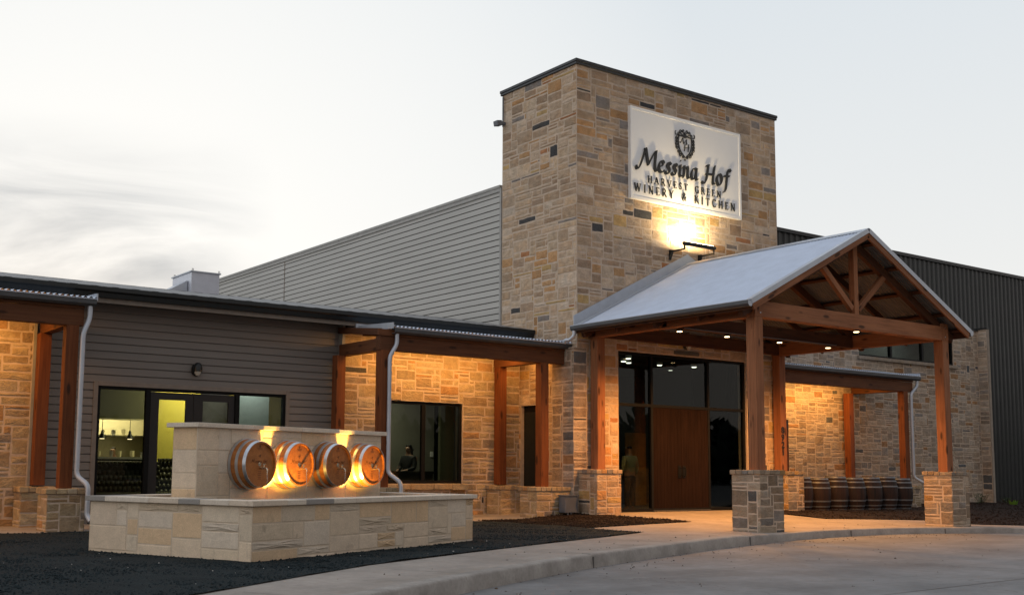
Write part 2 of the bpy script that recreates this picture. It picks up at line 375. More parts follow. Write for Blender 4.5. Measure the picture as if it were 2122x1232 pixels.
# ---------------------------------------------------------------- masonry
PAL = {
 'tower': [(32, (.45, .335, .235)), (22, (.49, .375, .268)), (17, (.40, .292, .20)), (11, (.34, .245, .17)), (8, (.44, .262, .13)), (6, (.47, .325, .15)),
           (2.0, (.36, .17, .08)), (2.0, (.06, .060, .062)), (4.5, (.24, .215, .20)), (7, (.50, .405, .315))],
 'porch': [(32, (.37, .285, .18)), (28, (.40, .315, .20)), (15, (.33, .245, .155)), (7, (.39, .24, .12)), (1.3, (.07, .068, .065)), (3, (.25, .205, .165)), (8, (.42, .34, .235))],
 'right': [(28, (.34, .275, .215)), (20, (.38, .315, .25)), (16, (.29, .228, .175)), (9, (.275, .245, .22)), (7, (.32, .19, .10)), (2.4, (.12, .122, .125)), (9, (.41, .345, .28))],
 'pier': [(26, (.29, .23, .17)), (20, (.33, .265, .195)), (13, (.235, .185, .135)), (9, (.38, .32, .25)), (8, (.31, .20, .09)), (3.5, (.085, .085, .085)), (8, (.215, .19, .165))],
 'lime': [(38, (.66, .53, .39)), (28, (.67, .56, .43)), (28, (.65, .47, .295)), (8, (.64, .525, .385)), (6, (.62, .50, .36)), (1, (.48, .39, .29))],
}
def pick(rng, pal):
    t = rng.random()*sum(a for a, _ in pal)
    for a, c in pal:
        t -= a
        if t <= 0: break
    k = rng.uniform(.86, 1.14)
    if pal is PAL['lime']: k = 1+(k-1)*.4
    h = rng.uniform(-.035, .035)
    return (c[0]*k, c[1]*k*(1-h*.3), c[2]*k*(1-h))
def masonry(mb, O, U, Nn, w, z0, z1, openings=(), seed=1, unit=.078, pal='tower', gap=.0135, prot=(.002, .013), jit=.008, ext=(0, 0),
            hw=((1, .22), (2, .42), (3, .28), (4, .08)), ww=(3, 9), thin_rough=False, taper=None):
    """irregular coursed stones laid on a wall plane; openings are (u0,u1,z0,z1)"""
    rng = random.Random(seed); O, U, Nn = Vector(O), Vector(U), Vector(Nn); Z = Vector((0, 0, 1))
    nx = max(1, round(w/unit)); nz = max(1, round((z1-z0)/unit)); ux, uz = w/nx, (z1-z0)/nz
    occ = [[False]*nx for _ in range(nz)]
    for j in range(nz):
        for i in range(nx):
            cx, cz = (i+.5)*ux, z0+(j+.5)*uz
            for a, b, c, d in openings:
                if a < cx < b and c < cz < d: occ[j][i] = True
    P = PAL[pal]; last = None
    for j in range(nz):
        for i in range(nx):
            if occ[j][i]: continue
            t = rng.random(); h = hw[-1][0]
            for hh, pp in hw:
                t -= pp
                if t <= 0: h = hh; break
            wd = rng.randint(ww[0], ww[1])
            if h >= 3: wd = rng.randint(min(ww[0]+1, ww[1]), max(ww[0]+1, ww[1]-1))
            if h == 1: wd = rng.randint(ww[0], ww[1]+1)
            hmax = 0
            while hmax < h and j+hmax < nz and not occ[j+hmax][i]: hmax += 1
            h = hmax; wmax = 0
            while wmax < wd+1 and i+wmax < nx and all(not occ[j+q][i+wmax] for q in range(h)): wmax += 1
            k = min(wd, wmax)
            if wmax-k == 1: k = wmax
            for q in range(h):
                for s_ in range(k): occ[j+q][i+s_] = True
            u0, u1, a0, a1 = i*ux, (i+k)*ux, z0+j*uz, z0+(j+h)*uz
            if i == 0: u0 -= ext[0]
            if i+k == nx: u1 += ext[1]
            for a, b, c, d in openings:          # meet the opening's edge
                if a1 > c+.01 and a0 < d-.01:
                    if abs(u1-a) < unit*.6: u1 = a
                    if abs(u0-b) < unit*.6: u0 = b
                if u1 > a+.01 and u0 < b-.01:
                    if abs(a1-c) < unit*.6: a1 = c
                    if abs(a0-d) < unit*.6: a0 = d
            if a1-a0 < .03 or u1-u0 < .03: continue
            col = pick(rng, P)
            if last and rng.random() < .12: col = last
            last = col
            g = gap*rng.uniform(.5, 1.5); j_ = jit*min(1, (a1-a0)/.15)
            rough = thin_rough and h == 1
            pr = rng.uniform(*prot)*(1.0 if not rough else 2.2)
            if thin_rough and rough: col = tuple(c*.86 for c in col)
            nu = 4 if (u1-u0) > .35 else 3 if (u1-u0) > .18 else 2
            nv = 3 if (a1-a0) > .2 else 2
            ring = [(u0+g+(u1-u0-2*g)*q/nu, a0+g) for q in range(nu)]+[(u1-g, a0+g+(a1-a0-2*g)*q/nv) for q in range(nv)] + \
                   [(u1-g-(u1-u0-2*g)*q/nu, a1-g) for q in range(nu)]+[(u0+g, a1-g-(a1-a0-2*g)*q/nv) for q in range(nv)]
            cu, cz = (u0+u1)/2, (a0+a1)/2; n = len(ring)
            rg = [(x+rng.uniform(-j_, j_)*.8, z+rng.uniform(-j_, j_)) for x, z in ring]
            inn = [(x+(cu-x)/max(.02, abs(cu-x))*min(.012, abs(cu-x)*.3), z+(cz-z)/max(.02, abs(cz-z))*min(.012, abs(cz-z)*.3)) for x, z in rg]
            tl1, tl2 = rng.uniform(-.01, .01), rng.uniform(-.016, .016)
            rr = .008 if not rough else .018
            if prot[1] < .01: rr = .002 if not rough else .016
            if prot[1] < .01: tl1, tl2 = tl1*.15, tl2*.15
            vs = [O+U*x+Z*z-Nn*.004 for x, z in rg]
            vs += [O+U*x+Z*z+Nn*(max(.002, pr-rr*.4+rng.uniform(-rr, rr)*.5+tl1*(x-cu)+tl2*(z-cz))) for x, z in inn]
            mid = [(cu+(x-cu)*.5, cz+(z-cz)*.5) for x, z in inn]
            vs += [O+U*x+Z*z+Nn*(max(.002, pr+rng.uniform(-rr, rr)*.6)) for x, z in mid]
            vs.append(O+U*cu+Z*cz+Nn*(pr+rng.uniform(0, rr)))
            fs = []
            for q in range(n):
                q2 = (q+1) % n
                fs += [(q, q2, n+q2, n+q), (n+q, n+q2, 2*n+q2, 2*n+q), (2*n+q, 2*n+q2, 3*n)]
            if U.cross(Z).dot(Nn) < 0: fs = [f[::-1] for f in fs]
            mb.add(vs, fs, col)
def wall_body(mb, O, U, Nn, w, z0, z1, th, openings=()):
    O, U, Nn = Vector(O), Vector(U), Vector(Nn); Z = Vector((0, 0, 1))
    us = sorted({0, w}|{min(w, max(0, x)) for o in openings for x in o[:2]}); zs = sorted({z0, z1}|{min(z1, max(z0, x)) for o in openings for x in o[2:]})
    def solid(i, j):
        if i < 0 or j < 0 or i >= len(us)-1 or j >= len(zs)-1: return False
        cu, cz = (us[i]+us[i+1])/2, (zs[j]+zs[j+1])/2
        return not any(a < cu < b and c < cz < d for a, b, c, d in openings)
    def p(u, z, d): return O+U*u+Z*z-Nn*d
    for i in range(len(us)-1):
        for j in range(len(zs)-1):
            if not solid(i, j): continue
            a, b, c, d = us[i], us[i+1], zs[j], zs[j+1]
            mb.add([p(a, c, 0), p(b, c, 0), p(b, d, 0), p(a, d, 0)], [(0, 1, 2, 3)]); mb.add([p(a, c, th), p(b, c, th), p(b, d, th), p(a, d, th)], [(3, 2, 1, 0)])
            if not solid(i-1, j): mb.add([p(a, c, 0), p(a, d, 0), p(a, d, th), p(a, c, th)], [(0, 1, 2, 3)])
            if not solid(i+1, j): mb.add([p(b, c, 0), p(b, d, 0), p(b, d, th), p(b, c, th)], [(3, 2, 1, 0)])
            if not solid(i, j-1): mb.add([p(a, c, 0), p(b, c, 0), p(b, c, th), p(a, c, th)], [(3, 2, 1, 0)])
            if not solid(i, j+1): mb.add([p(a, d, 0), p(b, d, 0), p(b, d, th), p(a, d, th)], [(0, 1, 2, 3)])
def stone_face(parent, O, U, Nn, w, z0, z1, th=.25, openings=(), seed=1, mort='mortar', name='stone_wall', mat='stone', bw=None, **kw):
    b = MB(); wall_body(b, O, U, Nn, bw or w, z0, z1, th, openings); body = b.build(name, M[mort], parent)
    s = MB(); masonry(s, O, U, Nn, w, z0, z1, openings, seed, **kw); s.build('stonework', M[mat], body if parent is not None else None)
    return body
def lap_siding(mb, O, U, Nn, w, z0, z1, bd, openings=(), lip=.018, zoff=0):
    O, U, Nn = Vector(O), Vector(U), Vector(Nn); Z = Vector((0, 0, 1))
    z = z0-zoff
    while z < z1:
        a, b = max(z, z0), min(z+bd, z1)
        if b-a > .01:
            spans = [(0, w)]
            for o in openings:
                if o[2] < (a+b)/2 < o[3]:
                    spans = [q for s_ in spans for q in ((s_[0], min(s_[1], o[0])), (max(s_[0], o[1]), s_[1])) if q[1]-q[0] > .01]
            for u0, u1 in spans:
                prof = [(a, lip), (a+.004, lip*1.15), (b-.020, lip*.75), (b-.018, -.012), (b, -.012)]
                pts = [(zz, dd) for zz, dd in prof if zz <= b+1e-6]
                vs = [O+U*u+Z*zz+Nn*dd for u in (u0, u1) for zz, dd in pts]; n = len(pts)
                mb.add(vs, [(q, n+q, n+q+1, q+1) for q in range(n-1)])
                mb.add([O+U*u0+Z*a, O+U*u1+Z*a, O+U*u1+Z*a+Nn*lip*.55, O+U*u0+Z*a+Nn*lip*.55], [(0, 1, 2, 3)])
        z += bd
def corrugated(mb, O, U, V, w, ln, pitch, amp, per=8, Nn=None, shape='sin'):
    """sheet: waves across U, run along V"""
    O, U, V = Vector(O), Vector(U).normalized(), Vector(V).normalized(); Nn = Vector(Nn) if Nn else U.cross(V)
    if shape == 'sin':
        n = int(w/pitch*per); xs = [(i*w/n, math.sin(2*math.pi*i/per)*amp) for i in range(n+1)]
    else:
        xs = []; x = 0
        while x < w:
            xs += [(x, 0), (x+pitch*.55, 0), (x+pitch*.65, amp), (x+pitch*.9, amp)]; x += pitch
        xs = [q for q in xs if q[0] <= w]+[(w, 0)]
    vs = [O+U*x+Nn*h for x, h in xs]+[O+U*x+Nn*h+V*ln for x, h in xs]; n = len(xs)
    mb.add(vs, [(i, i+1, n+i+1, n+i) for i in range(n-1)])
def frame_rect(mb, x0, x1, y0, y1, z0, z1, t):
    mb.box(x0, x0+t, y0, y1, z0, z1); mb.box(x1-t, x1, y0, y1, z0, z1)
    mb.box(x0+t, x1-t, y0+.001, y1-.001, z1-t, z1); mb.box(x0+t, x1-t, y0+.001, y1-.001, z0, z0+t)
def pane(name, x0, x1, y, z0, z1, mat, parent):
    b = MB(); b.box(x0, x1, y, y+.006, z0, z1); return b.build(name, M[mat], parent)

# ================================================================== ground
def hz(x, y):
    c = lambda a: max(0., min(1., a))
    t = c((y-15)/4.6); s = c((x-15.5)/1.8)
    z = (-.13)*(1-s)+(-.17+.17*t)*s
    if x > 19: z -= .045*c((x-19)/6)*(1-t)
    if x > 24.5: z -= .05*c((x-24.5)/3)
    return z
def sheet(name, poly, mat, zf, step=.5, label=None, kind='structure', cat=None):
    bm = bmesh.new(); vs = [bm.verts.new((x, y, 0)) for x, y in poly]; bm.faces.new(vs)
    bmesh.ops.triangulate(bm, faces=bm.faces)
    xs = [p[0] for p in poly]; ys = [p[1] for p in poly]
    for ax, lo, hi in ((0, min(xs), max(xs)), (1, min(ys), max(ys))):
        v = math.ceil(lo/step)*step
        while v < hi:
            co = (v, 0, 0) if ax == 0 else (0, v, 0); no = (1, 0, 0) if ax == 0 else (0, 1, 0)
            bmesh.ops.bisect_plane(bm, geom=bm.verts[:]+bm.edges[:]+bm.faces[:], plane_co=co, plane_no=no, dist=1e-5); v += step
    bmesh.ops.triangulate(bm, faces=bm.faces)
    for v in bm.verts: v.co.z = zf(v.co.x, v.co.y)
    bmesh.ops.recalc_face_normals(bm, faces=bm.faces)
    for f in bm.faces:
        if f.normal.z < 0: f.normal_flip()
    me = bpy.data.meshes.new(name); bm.to_mesh(me); bm.free(); me.materials.append(M[mat])
    me.polygons.foreach_set('use_smooth', [True]*len(me.polygons))
    o = bpy.data.objects.new(name, me); COL.objects.link(o)
    o['kind'] = kind
    if label: o['label'] = label
    if cat: o['category'] = cat
    return o
ROADZ = lambda x, y: -.315-.03*max(0, min(1, (x-15)/10))
b = MB(); b.add([(-400, -300, -.42), (900, -300, -.42), (900, 900, -.42), (-400, 900, -.42)], [(0, 1, 2, 3)])
g = b.build('ground', M['grassfar']); tag(g, 'open ground stretching away beyond the winery', 'ground', kind='structure')
# kerb line (front top edge), then the slab behind it
KT = [(-6, 3.0), (-1, 5.45), (3, 7.75), (5.64, 9.13), (7.65, 10.2), (10.35, 11.47), (12.8, 12.42), (15.2, 13.25), (17.5, 13.95), (19.2, 14.3), (20.8, 14.47), (22.2, 14.45), (23.4, 14.2), (24.6, 13.8), (25.9, 13.25), (28, 12.2), (32, 10.0), (40, 5.5)]
def cat(pts, n=6):
    r = []
    for i in range(len(pts)-1):
        p0, p1, p2, p3 = [Vector(pts[max(0, min(len(pts)-1, i+k))]) for k in (-1, 0, 1, 2)]
        for k in range(n):
            t = k/n; r.append(.5*((2*p1)+(p2-p0)*t+(2*p0-5*p1+4*p2-p3)*t*t+(-p0+3*p1-3*p2+p3)*t**3))
    r.append(Vector(pts[-1])); return r
KL = cat(KT)
sheet('road', [(-60, -60), (120, -60), (120, 5.4)]+[(p.x, p.y+.05) for p in reversed(KL)]+[(-60, -20)], 'road', ROADZ, 4, 'grey concrete driveway curving past the entrance')
prof = [(0, -.20, 0), (.012, -.012, .25), (.035, 0, 0), (.16, 0.002, 0)]
b = MB(); n = len(KL); rows = []
for i, p in enumerate(KL):
    t = (KL[min(i+1, n-1)]-KL[max(i-1, 0)]).normalized(); nn = Vector((-t.y, t.x))
    zt = hz(p.x, p.y+.1)
    rows.append([(p.x-nn.x*.02, p.y-nn.y*.02, zt-.22), (p.x+nn.x*0, p.y+nn.y*0, zt-.03), (p.x+nn.x*.012, p.y+nn.y*.012, zt-.010), (p.x+nn.x*.035, p.y+nn.y*.035, zt), (p.x+nn.x*.17, p.y+nn.y*.17, zt+.002), (p.x+nn.x*.17, p.y+nn.y*.17, zt-.06)])
for r_ in rows: b.v += r_
for i in range(n-1):
    for q in range(5): b.f.append((i*6+q, (i+1)*6+q, (i+1)*6+q+1, i*6+q+1))
o = b.build('kerb', M['kerb'], smooth=True); tag(o, 'concrete kerb curving along the driveway', 'kerb', kind='structure')
kin = []
for i, p in enumerate(KL):
    t = (KL[min(i+1, n-1)]-KL[max(i-1, 0)]).normalized(); kin.append((p.x-t.y*.165, p.y+t.x*.165))
sheet('pavement', kin+[(40, 21.75), (-6, 21.75)], 'walk', lambda x, y: hz(x, y)-.002, .8, 'pale concrete walk and entrance slab between kerb and building')
# joints of walk, kerb and drive
b = MB()
def joint(a, c, zf, wd=.012, dz=.004):
    a, c = Vector(a), Vector(c); d = (c-a); ln = d.length; d.normalize(); nn = Vector((-d.y, d.x))*wd/2; k = max(1, int(ln/.4))
    vs = []
    for q in range(k+1):
        p = a+d*ln*q/k
        for s_ in (1, -1): vs.append((p.x+nn.x*s_, p.y+nn.y*s_, zf(p.x+nn.x*s_, p.y+nn.y*s_)+dz))
    b.add(vs, [(2*q, 2*q+1, 2*q+3, 2*q+2) for q in range(k)])
for i in range(16, len(KL)-12, 7):
    p = KL[i]; t = (KL[i+1]-KL[i-1]).normalized(); nn = Vector((-t.y, t.x))
    joint(p+nn*.16, p+nn*(1.05 if p.x < 13 else 1.6), lambda x, y: hz(x, y), .014)
for y in (16.2, 17.9): joint((18.7, y), (22.3, y-.15), hz, .012)
joint((20.5, 14.7), (20.5, 19.3), hz, .012)
for a, c in (((10.5, 7.4), (40, 16.0-7)),): joint(a, c, ROADZ, .016)
o = b.build('pavement_joint', M['joint']); tag(o, 'dark saw-cut joints in the concrete paving', 'joints', kind='structure')
b = MB()
for i in range(16, len(KL)-12, 14):
    p = KL[i]; t = (KL[i+1]-KL[i-1]).normalized(); nn = Vector((-t.y, t.x)); zt = hz(p.x, p.y+.1)
    b.obox(Vector((p.x-nn.x*.024, p.y-nn.y*.024, zt-.2)), Vector((t.x*.014, t.y*.014, 0)), Vector((nn.x*.02, nn.y*.02, 0)), Vector((0, 0, .17)))
    b.obox(Vector((p.x+nn.x*.03, p.y+nn.y*.03, zt+.001)), Vector((t.x*.014, t.y*.014, 0)), Vector((nn.x*.13, nn.y*.13, 0)), Vector((0, 0, .004)))
o = b.build('kerb_joint', M['joint']); tag(o, 'dark gaps between the kerb lengths', 'joints', kind='structure')
# gravel bed and mulch beds
rg = random.Random(5)
def rnoise(x, y, s=1.0):
    return (math.sin(x*3.1*s+1.3*math.sin(y*2.3*s))+math.sin(y*4.3*s+2.1*math.sin(x*1.7*s))+math.sin((x+y)*7.7*s))*.33
GP = [(-6, 4.35), (0, 7.6), (4.02, 9.72), (5.5, 10.68), (6.82, 11.5), (9.05, 12.51), (11.0, 13.35), (12.88, 14.11), (14.7, 14.89), (14.6, 15.5), (14.62, 16.4), (14.6, 17.1), (14.5, 18.5), (14.3, 19.2), (13.0, 19.45), (11.6, 19.5), (9, 21.6), (7.3, 21.6), (6.0, 19.5), (5.1, 19.35), (2.0, 19.3), (-6, 19.3)]
gravel = sheet('gravel', GP, 'gravel', lambda x, y: hz(x, y)+.012+.012*rnoise(x, y, .6)+.006*rnoise(x, y, 2.3), .22, 'bed of near-black crushed gravel around the fountain', 'structure')
MP = [(14.62, 16.45), (16.2, 16.72), (18.12, 16.86), (17.9, 17.6), (17.45, 18.6), (17.3, 19.6), (14.3, 19.6), (14.35, 19.15), (14.55, 18.5), (14.65, 17.1)]
sheet('mulch_bed', MP, 'mulch', lambda x, y: hz(x, y)+.016+.014*rnoise(x, y, 1.1), .2, 'dark brown mulch bed at the foot of the tower', 'structure')
MR = [(22.75, 18.25), (22.7, 16.85), (23.6, 16.6), (25.88, 16.1), (26.02, 15.11), (27.24, 14.42), (34, 10.4), (44, 5.0), (60, 10), (60, 24.2), (24.6, 21.6), (24.3, 19.3)]
sheet('mulch_bed', MR, 'mulch', lambda x, y: hz(x, y)+.018+.018*rnoise(x, y, 1.0), .3, 'dark mulch bed under the row of standing barrels', 'structure')
def inside(x, y, poly):
    c = False; n = len(poly)
    for i in range(n):
        x1, y1 = poly[i]; x2, y2 = poly[(i+1) % n]
        if (y1 > y) != (y2 > y) and x < (x2-x1)*(y-y1)/(y2-y1)+x1: c = not c
    return c
def scatter(name, poly, n, smin, smax, mat, zo, seed, label, cat_, xr, yr, dens=None):
    rg = random.Random(seed); b = MB(); k = 0
    while k < n:
        x, y = rg.uniform(*xr), rg.uniform(*yr)
        if dens and rg.random() > dens(x, y): continue
        if not inside(x, y, poly): continue
        k += 1; s_ = rg.uniform(smin, smax); z = hz(x, y)+zo; a = rg.random()*6.28
        ca, sa = math.cos(a)*s_, math.sin(a)*s_; h = s_*rg.uniform(.4, 1)
        b.add([(x+ca, y+sa, z), (x-sa*.8, y+ca*.8, z+h*.2), (x-ca, y-sa, z), (x+sa*.7, y-ca*.7, z), (x+rg.uniform(-.3, .3)*s_, y, z+h), (x, y, z-s_*.5)],
              [(0, 1, 4), (1, 2, 4), (2, 3, 4), (3, 0, 4), (1, 0, 5), (2, 1, 5), (3, 2, 5), (0, 3, 5)])
    o = b.build(name, M[mat]); tag(o, label, cat_, kind='stuff'); return o
scatter('gravel_stones', GP, 26000, .008, .022, 'pebble', .012, 3, 'loose near-black gravel stones on the bed', 'gravel', (-1, 15), (7, 19.5), lambda x, y: min(1, 1.9-(y-8)/8))
scatter('mulch_chips', MR, 5000, .015, .04, 'mulch', .02, 4, 'shredded dark mulch chips under the barrels', 'mulch', (22, 40), (11, 21))
scatter('mulch_chips', MP, 2500, .012, .035, 'mulch', .018, 6, 'shredded dark mulch chips beside the tower', 'mulch', (14, 18.2), (16, 19.6))
M['chip_white'] = plain('pale_stone_chip', (.5, .48, .44), .9)
scatter('stone_chips', GP, 60, .006, .016, 'chip_white', .03, 13, 'small pale stone chips lying on dark gravel', 'stone chips', (1, 14), (8, 16))
# dry bits in the gutter of the drive
rg = random.Random(9); b = MB()
for _ in range(420):
    i = rg.randint(20, 70); p = KL[i]; t = (KL[i+1]-KL[i-1]).normalized(); nn = Vector((-t.y, t.x))
    d = rg.expovariate(2.2) if rg.random() < .8 else rg.uniform(0, 4)
    if rg.random() < .12: d = -rg.uniform(.3, 1.1)
    x, y = p.x-nn.x*(d+.05)+t.x*rg.uniform(-.4, .4), p.y-nn.y*(d+.05)+t.y*rg.uniform(-.4, .4); s_ = rg.uniform(.006, .022); a = rg.random()*6.28
    z = (ROADZ(x, y) if d > 0 else hz(x, y))+.003; h = s_*rg.uniform(.2, .9)
    ca, sa = math.cos(a)*s_, math.sin(a)*s_
    b.add([(x+ca, y+sa, z), (x-sa*.6, y+ca*.6, z), (x-ca, y-sa, z), (x+sa*.5, y-ca*.5, z), (x, y, z+h)], [(0, 1, 4), (1, 2, 4), (2, 3, 4), (3, 0, 4)])
o = b.build('leaf_litter', M['chip']); tag(o, 'dry leaf crumbs and grit along the kerb and drive', 'litter', kind='stuff')
# trees added out of view behind the camera to darken the glass reflections
rg = random.Random(11); b = MB()
for i in range(230):
    a = R(-15+i*.62); d = 75+rg.uniform(-6, 10); x, y = math.cos(-a)*d*1.1, -math.sin(a)*d-4
    h = rg.uniform(3.5, 6.5); r_ = rg.uniform(3, 6); ps = []
    for q in range(60):
        th, ph = rg.random()*6.28, math.acos(rg.uniform(-1, 1)); c = Vector((math.sin(ph)*math.cos(th)*r_, math.sin(ph)*math.sin(th)*r_, math.cos(ph)*h*.5))*rg.uniform(.6, 1)+Vector((x, y, h*.5))
        s_ = rg.uniform(.6, 1.5); u = Vector((rg.uniform(-1, 1), rg.uniform(-1, 1), rg.uniform(-1, 1))).normalized()*s_; v = Vector((rg.uniform(-1, 1), rg.uniform(-1, 1), rg.uniform(-1, 1))).normalized()*s_
        b.add([c, c+u, c+u+v, c+v], [(0, 1, 2, 3)])
M['unseen_trees'] = plain('unseen_trees_dark', (.02, .028, .018), .9, var=.3, scale=.3)
o = b.build('unseen_trees', M['unseen_trees']); tag(o, 'unseen dark line of trees added behind the camera for the glass reflections', 'unseen_trees', kind='stuff')

# ================================================================== tower
tower = thing('entrance_tower', 'tall square stone tower with dark metal cap above the main entrance', 'tower', (20.8, 19.5, 0))
X0, X1, YF, YB, ZT = 17.15, 24.5, 19.51, 22.44, 10.82
ent = (18.47-X0, 23.11-X0, -.5, 3.88)
stone_face(tower, (X0, YF, 0), (1, 0, 0), (0, -1, 0), X1-X0, -.3, ZT, .3, [ent], 21, ext=(.002, .002), pal='tower')
stone_face(tower, (X0, YB, 0), (0, -1, 0), (-1, 0, 0), YB-YF, -.3, ZT, .3, [(YB-21.62, YB-20.86, -.5, 2.56)], 22, bw=YB-YF-.3, ext=(.0, .002), pal='tower')
stone_face(tower, (X1, YF+.3, 0), (0, 1, 0), (1, 0, 0), YB-YF-.3, -.3, ZT, .3, (), 23, pal='tower')
b = MB(); b.box(X0+.3, X1-.3, YB-.2, YB, 4.3, ZT); b.box(X0+.3, X1-.3, YF+.3, YB-.2, 9.8, 9.95); b.build('rear_wall', M['mortar'], tower)
b = MB(); b.box(X0-.06, X1+.06, YF-.06, YB+.06, ZT+.002, ZT+.075); b.box(X0-.045, X1+.045, YF-.045, YB+.045, ZT-.06, ZT+.002)
b.build('parapet_cap', M['cap_dark'], tower, bevel=.01)
# pilaster return on the left face under the porch roof
stone_face(tower, (X0-.13, 20.27, 0), (0, -1, 0), (-1, 0, 0), 20.27-YF+.02, -.3, 3.86, .13, (), 24, bw=20.27-YF-.085, ext=(.0, .012), pal='right', name='stone_pilaster')
stone_face(tower, (X0-.13, YF-.02, 0), (1, 0, 0), (0, -1, 0), .42, -.3, 3.86, .1, (), 25, ext=(.012, 0), pal='right', name='stone_pilaster')
# lintel stone above the entrance
b = MB(); b.box(20.38, 21.27, YF-.045, YF+.01, 3.91, 4.0); b.build('lintel_stone', plain('grey_lintel', (.11, .10, .08), .9, bumpd=.01), tower, bevel=.008)
# side door on the left face
d = MB(); d.box(X0+.10, X0+.15, 20.86, 21.62, -.12, 2.56); dd = d.build('side_door', M['frame_black'], tower)
d = MB(); d.box(X0+.07, X0+.10, 20.94, 21.54, .15, 2.4); d.build('pane', M['gutter_black'], dd)
# entrance glazing
YG = 19.62
fr = MB(); t = .07
xs = [18.47, 19.66, 21.70, 23.11]
frame_rect(fr, xs[0], xs[3], YG-.05, YG+.05, 0.0, 3.88, t)
for x in xs[1:3]: fr.box(x-t/2, x+t/2, YG-.052, YG+.052, .002, 3.878)
for a, c in ((xs[0]+t, xs[1]-t/2), (xs[1]+t/2, xs[2]-t/2), (xs[2]+t/2, xs[3]-t)): fr.box(a, c, YG-.048, YG+.048, 2.55, 2.62)
glz = fr.build('window_frame', M['frame_black'], tower, bevel=.004)
for a, c in ((xs[0]+t, xs[1]-t/2), (xs[2]+t/2, xs[3]-t)):
    pane('pane', a, c, YG, .07, 2.55, 'glass', glz); pane('pane', a, c, YG, 2.62, 3.81, 'glass', glz)
pane('pane', xs[1]+t/2, xs[2]-t/2, YG, 2.62, 3.81, 'glass', glz)
for k, (a, c) in enumerate(((xs[1]+t/2+.005, 20.678), (20.684, xs[2]-t/2-.005))):
    d = MB(); x = a; wdt = (c-a)/8
    for q in range(8):
        d.box(a+q*wdt+.0015, a+(q+1)*wdt-.0015, YG-.045, YG-.03, .03, 2.545)
    d.box(a, c, YG-.031, YG+.03, .03, 2.545)
    # grain runs up the door
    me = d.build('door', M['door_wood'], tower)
    h = MB(); hx = (20.60 if k == 0 else 20.76)
    h.box(hx-.05, hx+.05, YG-.06, YG-.046, .82, 1.12); h.tube([(hx, YG-.05, .87), (hx, YG-.12, .87), (hx, YG-.12, 1.07), (hx, YG-.05, 1.07)], .012, 8)
    h.build('handle', M['frame_black'], me)
b = MB(); b.box(xs[1], xs[2], YG-.08, YG+.05, .002, .028); b.build('threshold', M['galv_dull'], tower)
# lobby seen through the glass
lob = thing('lobby_interior', 'dim lobby behind the entrance glass with small ceiling lights', 'room', (20.8, 23, 0))
M['lobby_wall'] = plain('dim_lobby_wall', (.10, .10, .08), .8)
M['lobby_dark'] = plain('lobby_dark_wall', (.03, .03, .028), .8)
M['amber_door'] = plain('amber_panel_door', (.35, .17, .05), .5)
b = MB(); b.box(17.5, 24.2, 27, 27.1, -.05, 4.0); b.box(17.4, 17.5, 19.9, 27, -.05, 4.0); b.box(24.2, 24.3, 19.9, 27, -.05, 4.0); b.build('inner_wall', M['lobby_dark'], lob)
b = MB(); b.box(17.5, 24.2, 19.85, 27, 4.0, 4.1); b.build('ceiling', M['lobby_dark'], lob)
b = MB(); b.box(17.5, 24.2, 19.7, 27, -.06, -.004); b.build('floor', M['lobby_wall'], lob)
b = MB(); b.box(22.3, 24.1, 24, 24.1, 0, 3.0); b.build('partition', M['lobby_wall'], lob)
d = MB(); d.box(22.05, 22.85, 23.0, 23.05, 0, 2.05)
for x in (22.15, 22.5):
    for z in (.2, 1.1): d.box(x, x+.25, 22.98, 23.0, z, z+.75)
d.build('inner_door', M['amber_door'], lob, bevel=.01)

# ================================================================== upper hall with pale siding (left of tower)
hall = thing('upper_hall', 'tall hall clad in pale grey lap siding rising behind the low roof', 'building', (17.2, 31, 4))
b = MB(); lap_siding(b, (X0+.02, 41.2, 0), (0, -1, 0), (-1, 0, 0), 41.2-YB, 3.9, 8.27, .163, lip=.022, zoff=.04); b.build('siding_wall', M['siding_light'], hall)
b = MB(); b.box(X0+.03, 24.5, YB+.01, 41.2, 3.9, 8.3); b.build('wall', M['siding_gap'], hall)
b = MB(); b.box(X0-.05, X0+.12, YB+.05, 41.25, 8.3, 8.38); b.box(X0-.035, X0+.01, YB+.05, 41.25, 8.2, 8.3); b.build('parapet_cap', M['trim_grey'], hall, bevel=.008)
b = MB(); b.box(X0-.03, X0+.03, YB-.02+.03, YB+.075, 4.5, 8.3); b.build('corner_trim', M['trim_grey'], hall)
b = MB(); b.box(X0-.015, X0+.02, 35.1, 35.13, 4.2, 8.2); b.build('seam_trim', M['trim_taupe'], hall)

# ================================================================== low wing (left)
wing = thing('low_wing', 'long low wing with taupe siding, stone bays and black gutter', 'building', (8, 21.8, 0))
DX0, DX1, DZ = 6.67, 10.75, 2.56
b = MB(); lap_siding(b, (5.0, 21.8, 0), (1, 0, 0), (0, -1, 0), 7.2, -.15, 4.25, .156, [(DX0-.09-5.0, DX1+.09-5.0, -.5, DZ+.09)], lip=.018, zoff=.03); b.build('siding_wall', M['siding_taupe'], wing)
b = MB(); wall_body(b, (-4, 21.82, 0), (1, 0, 0), (0, -1, 0), 21.15, -.3, 4.3, .16, [(DX0+4, DX1+4, -.5, DZ), (13.25+4, 15.41+4, .64, 2.55)]); b.build('wall', M['siding_gap'], wing)
b = MB()
for a, c, z0_, z1_ in ((DX0-.09, DX0, -.1, DZ+.09), (DX1, DX1+.09, -.1, DZ+.09), (DX0, DX1, DZ, DZ+.09)): b.box(a, c, 21.765, 21.80, z0_, z1_)
b.build('door_trim', M['trim_taupe'], wing, bevel=.004)
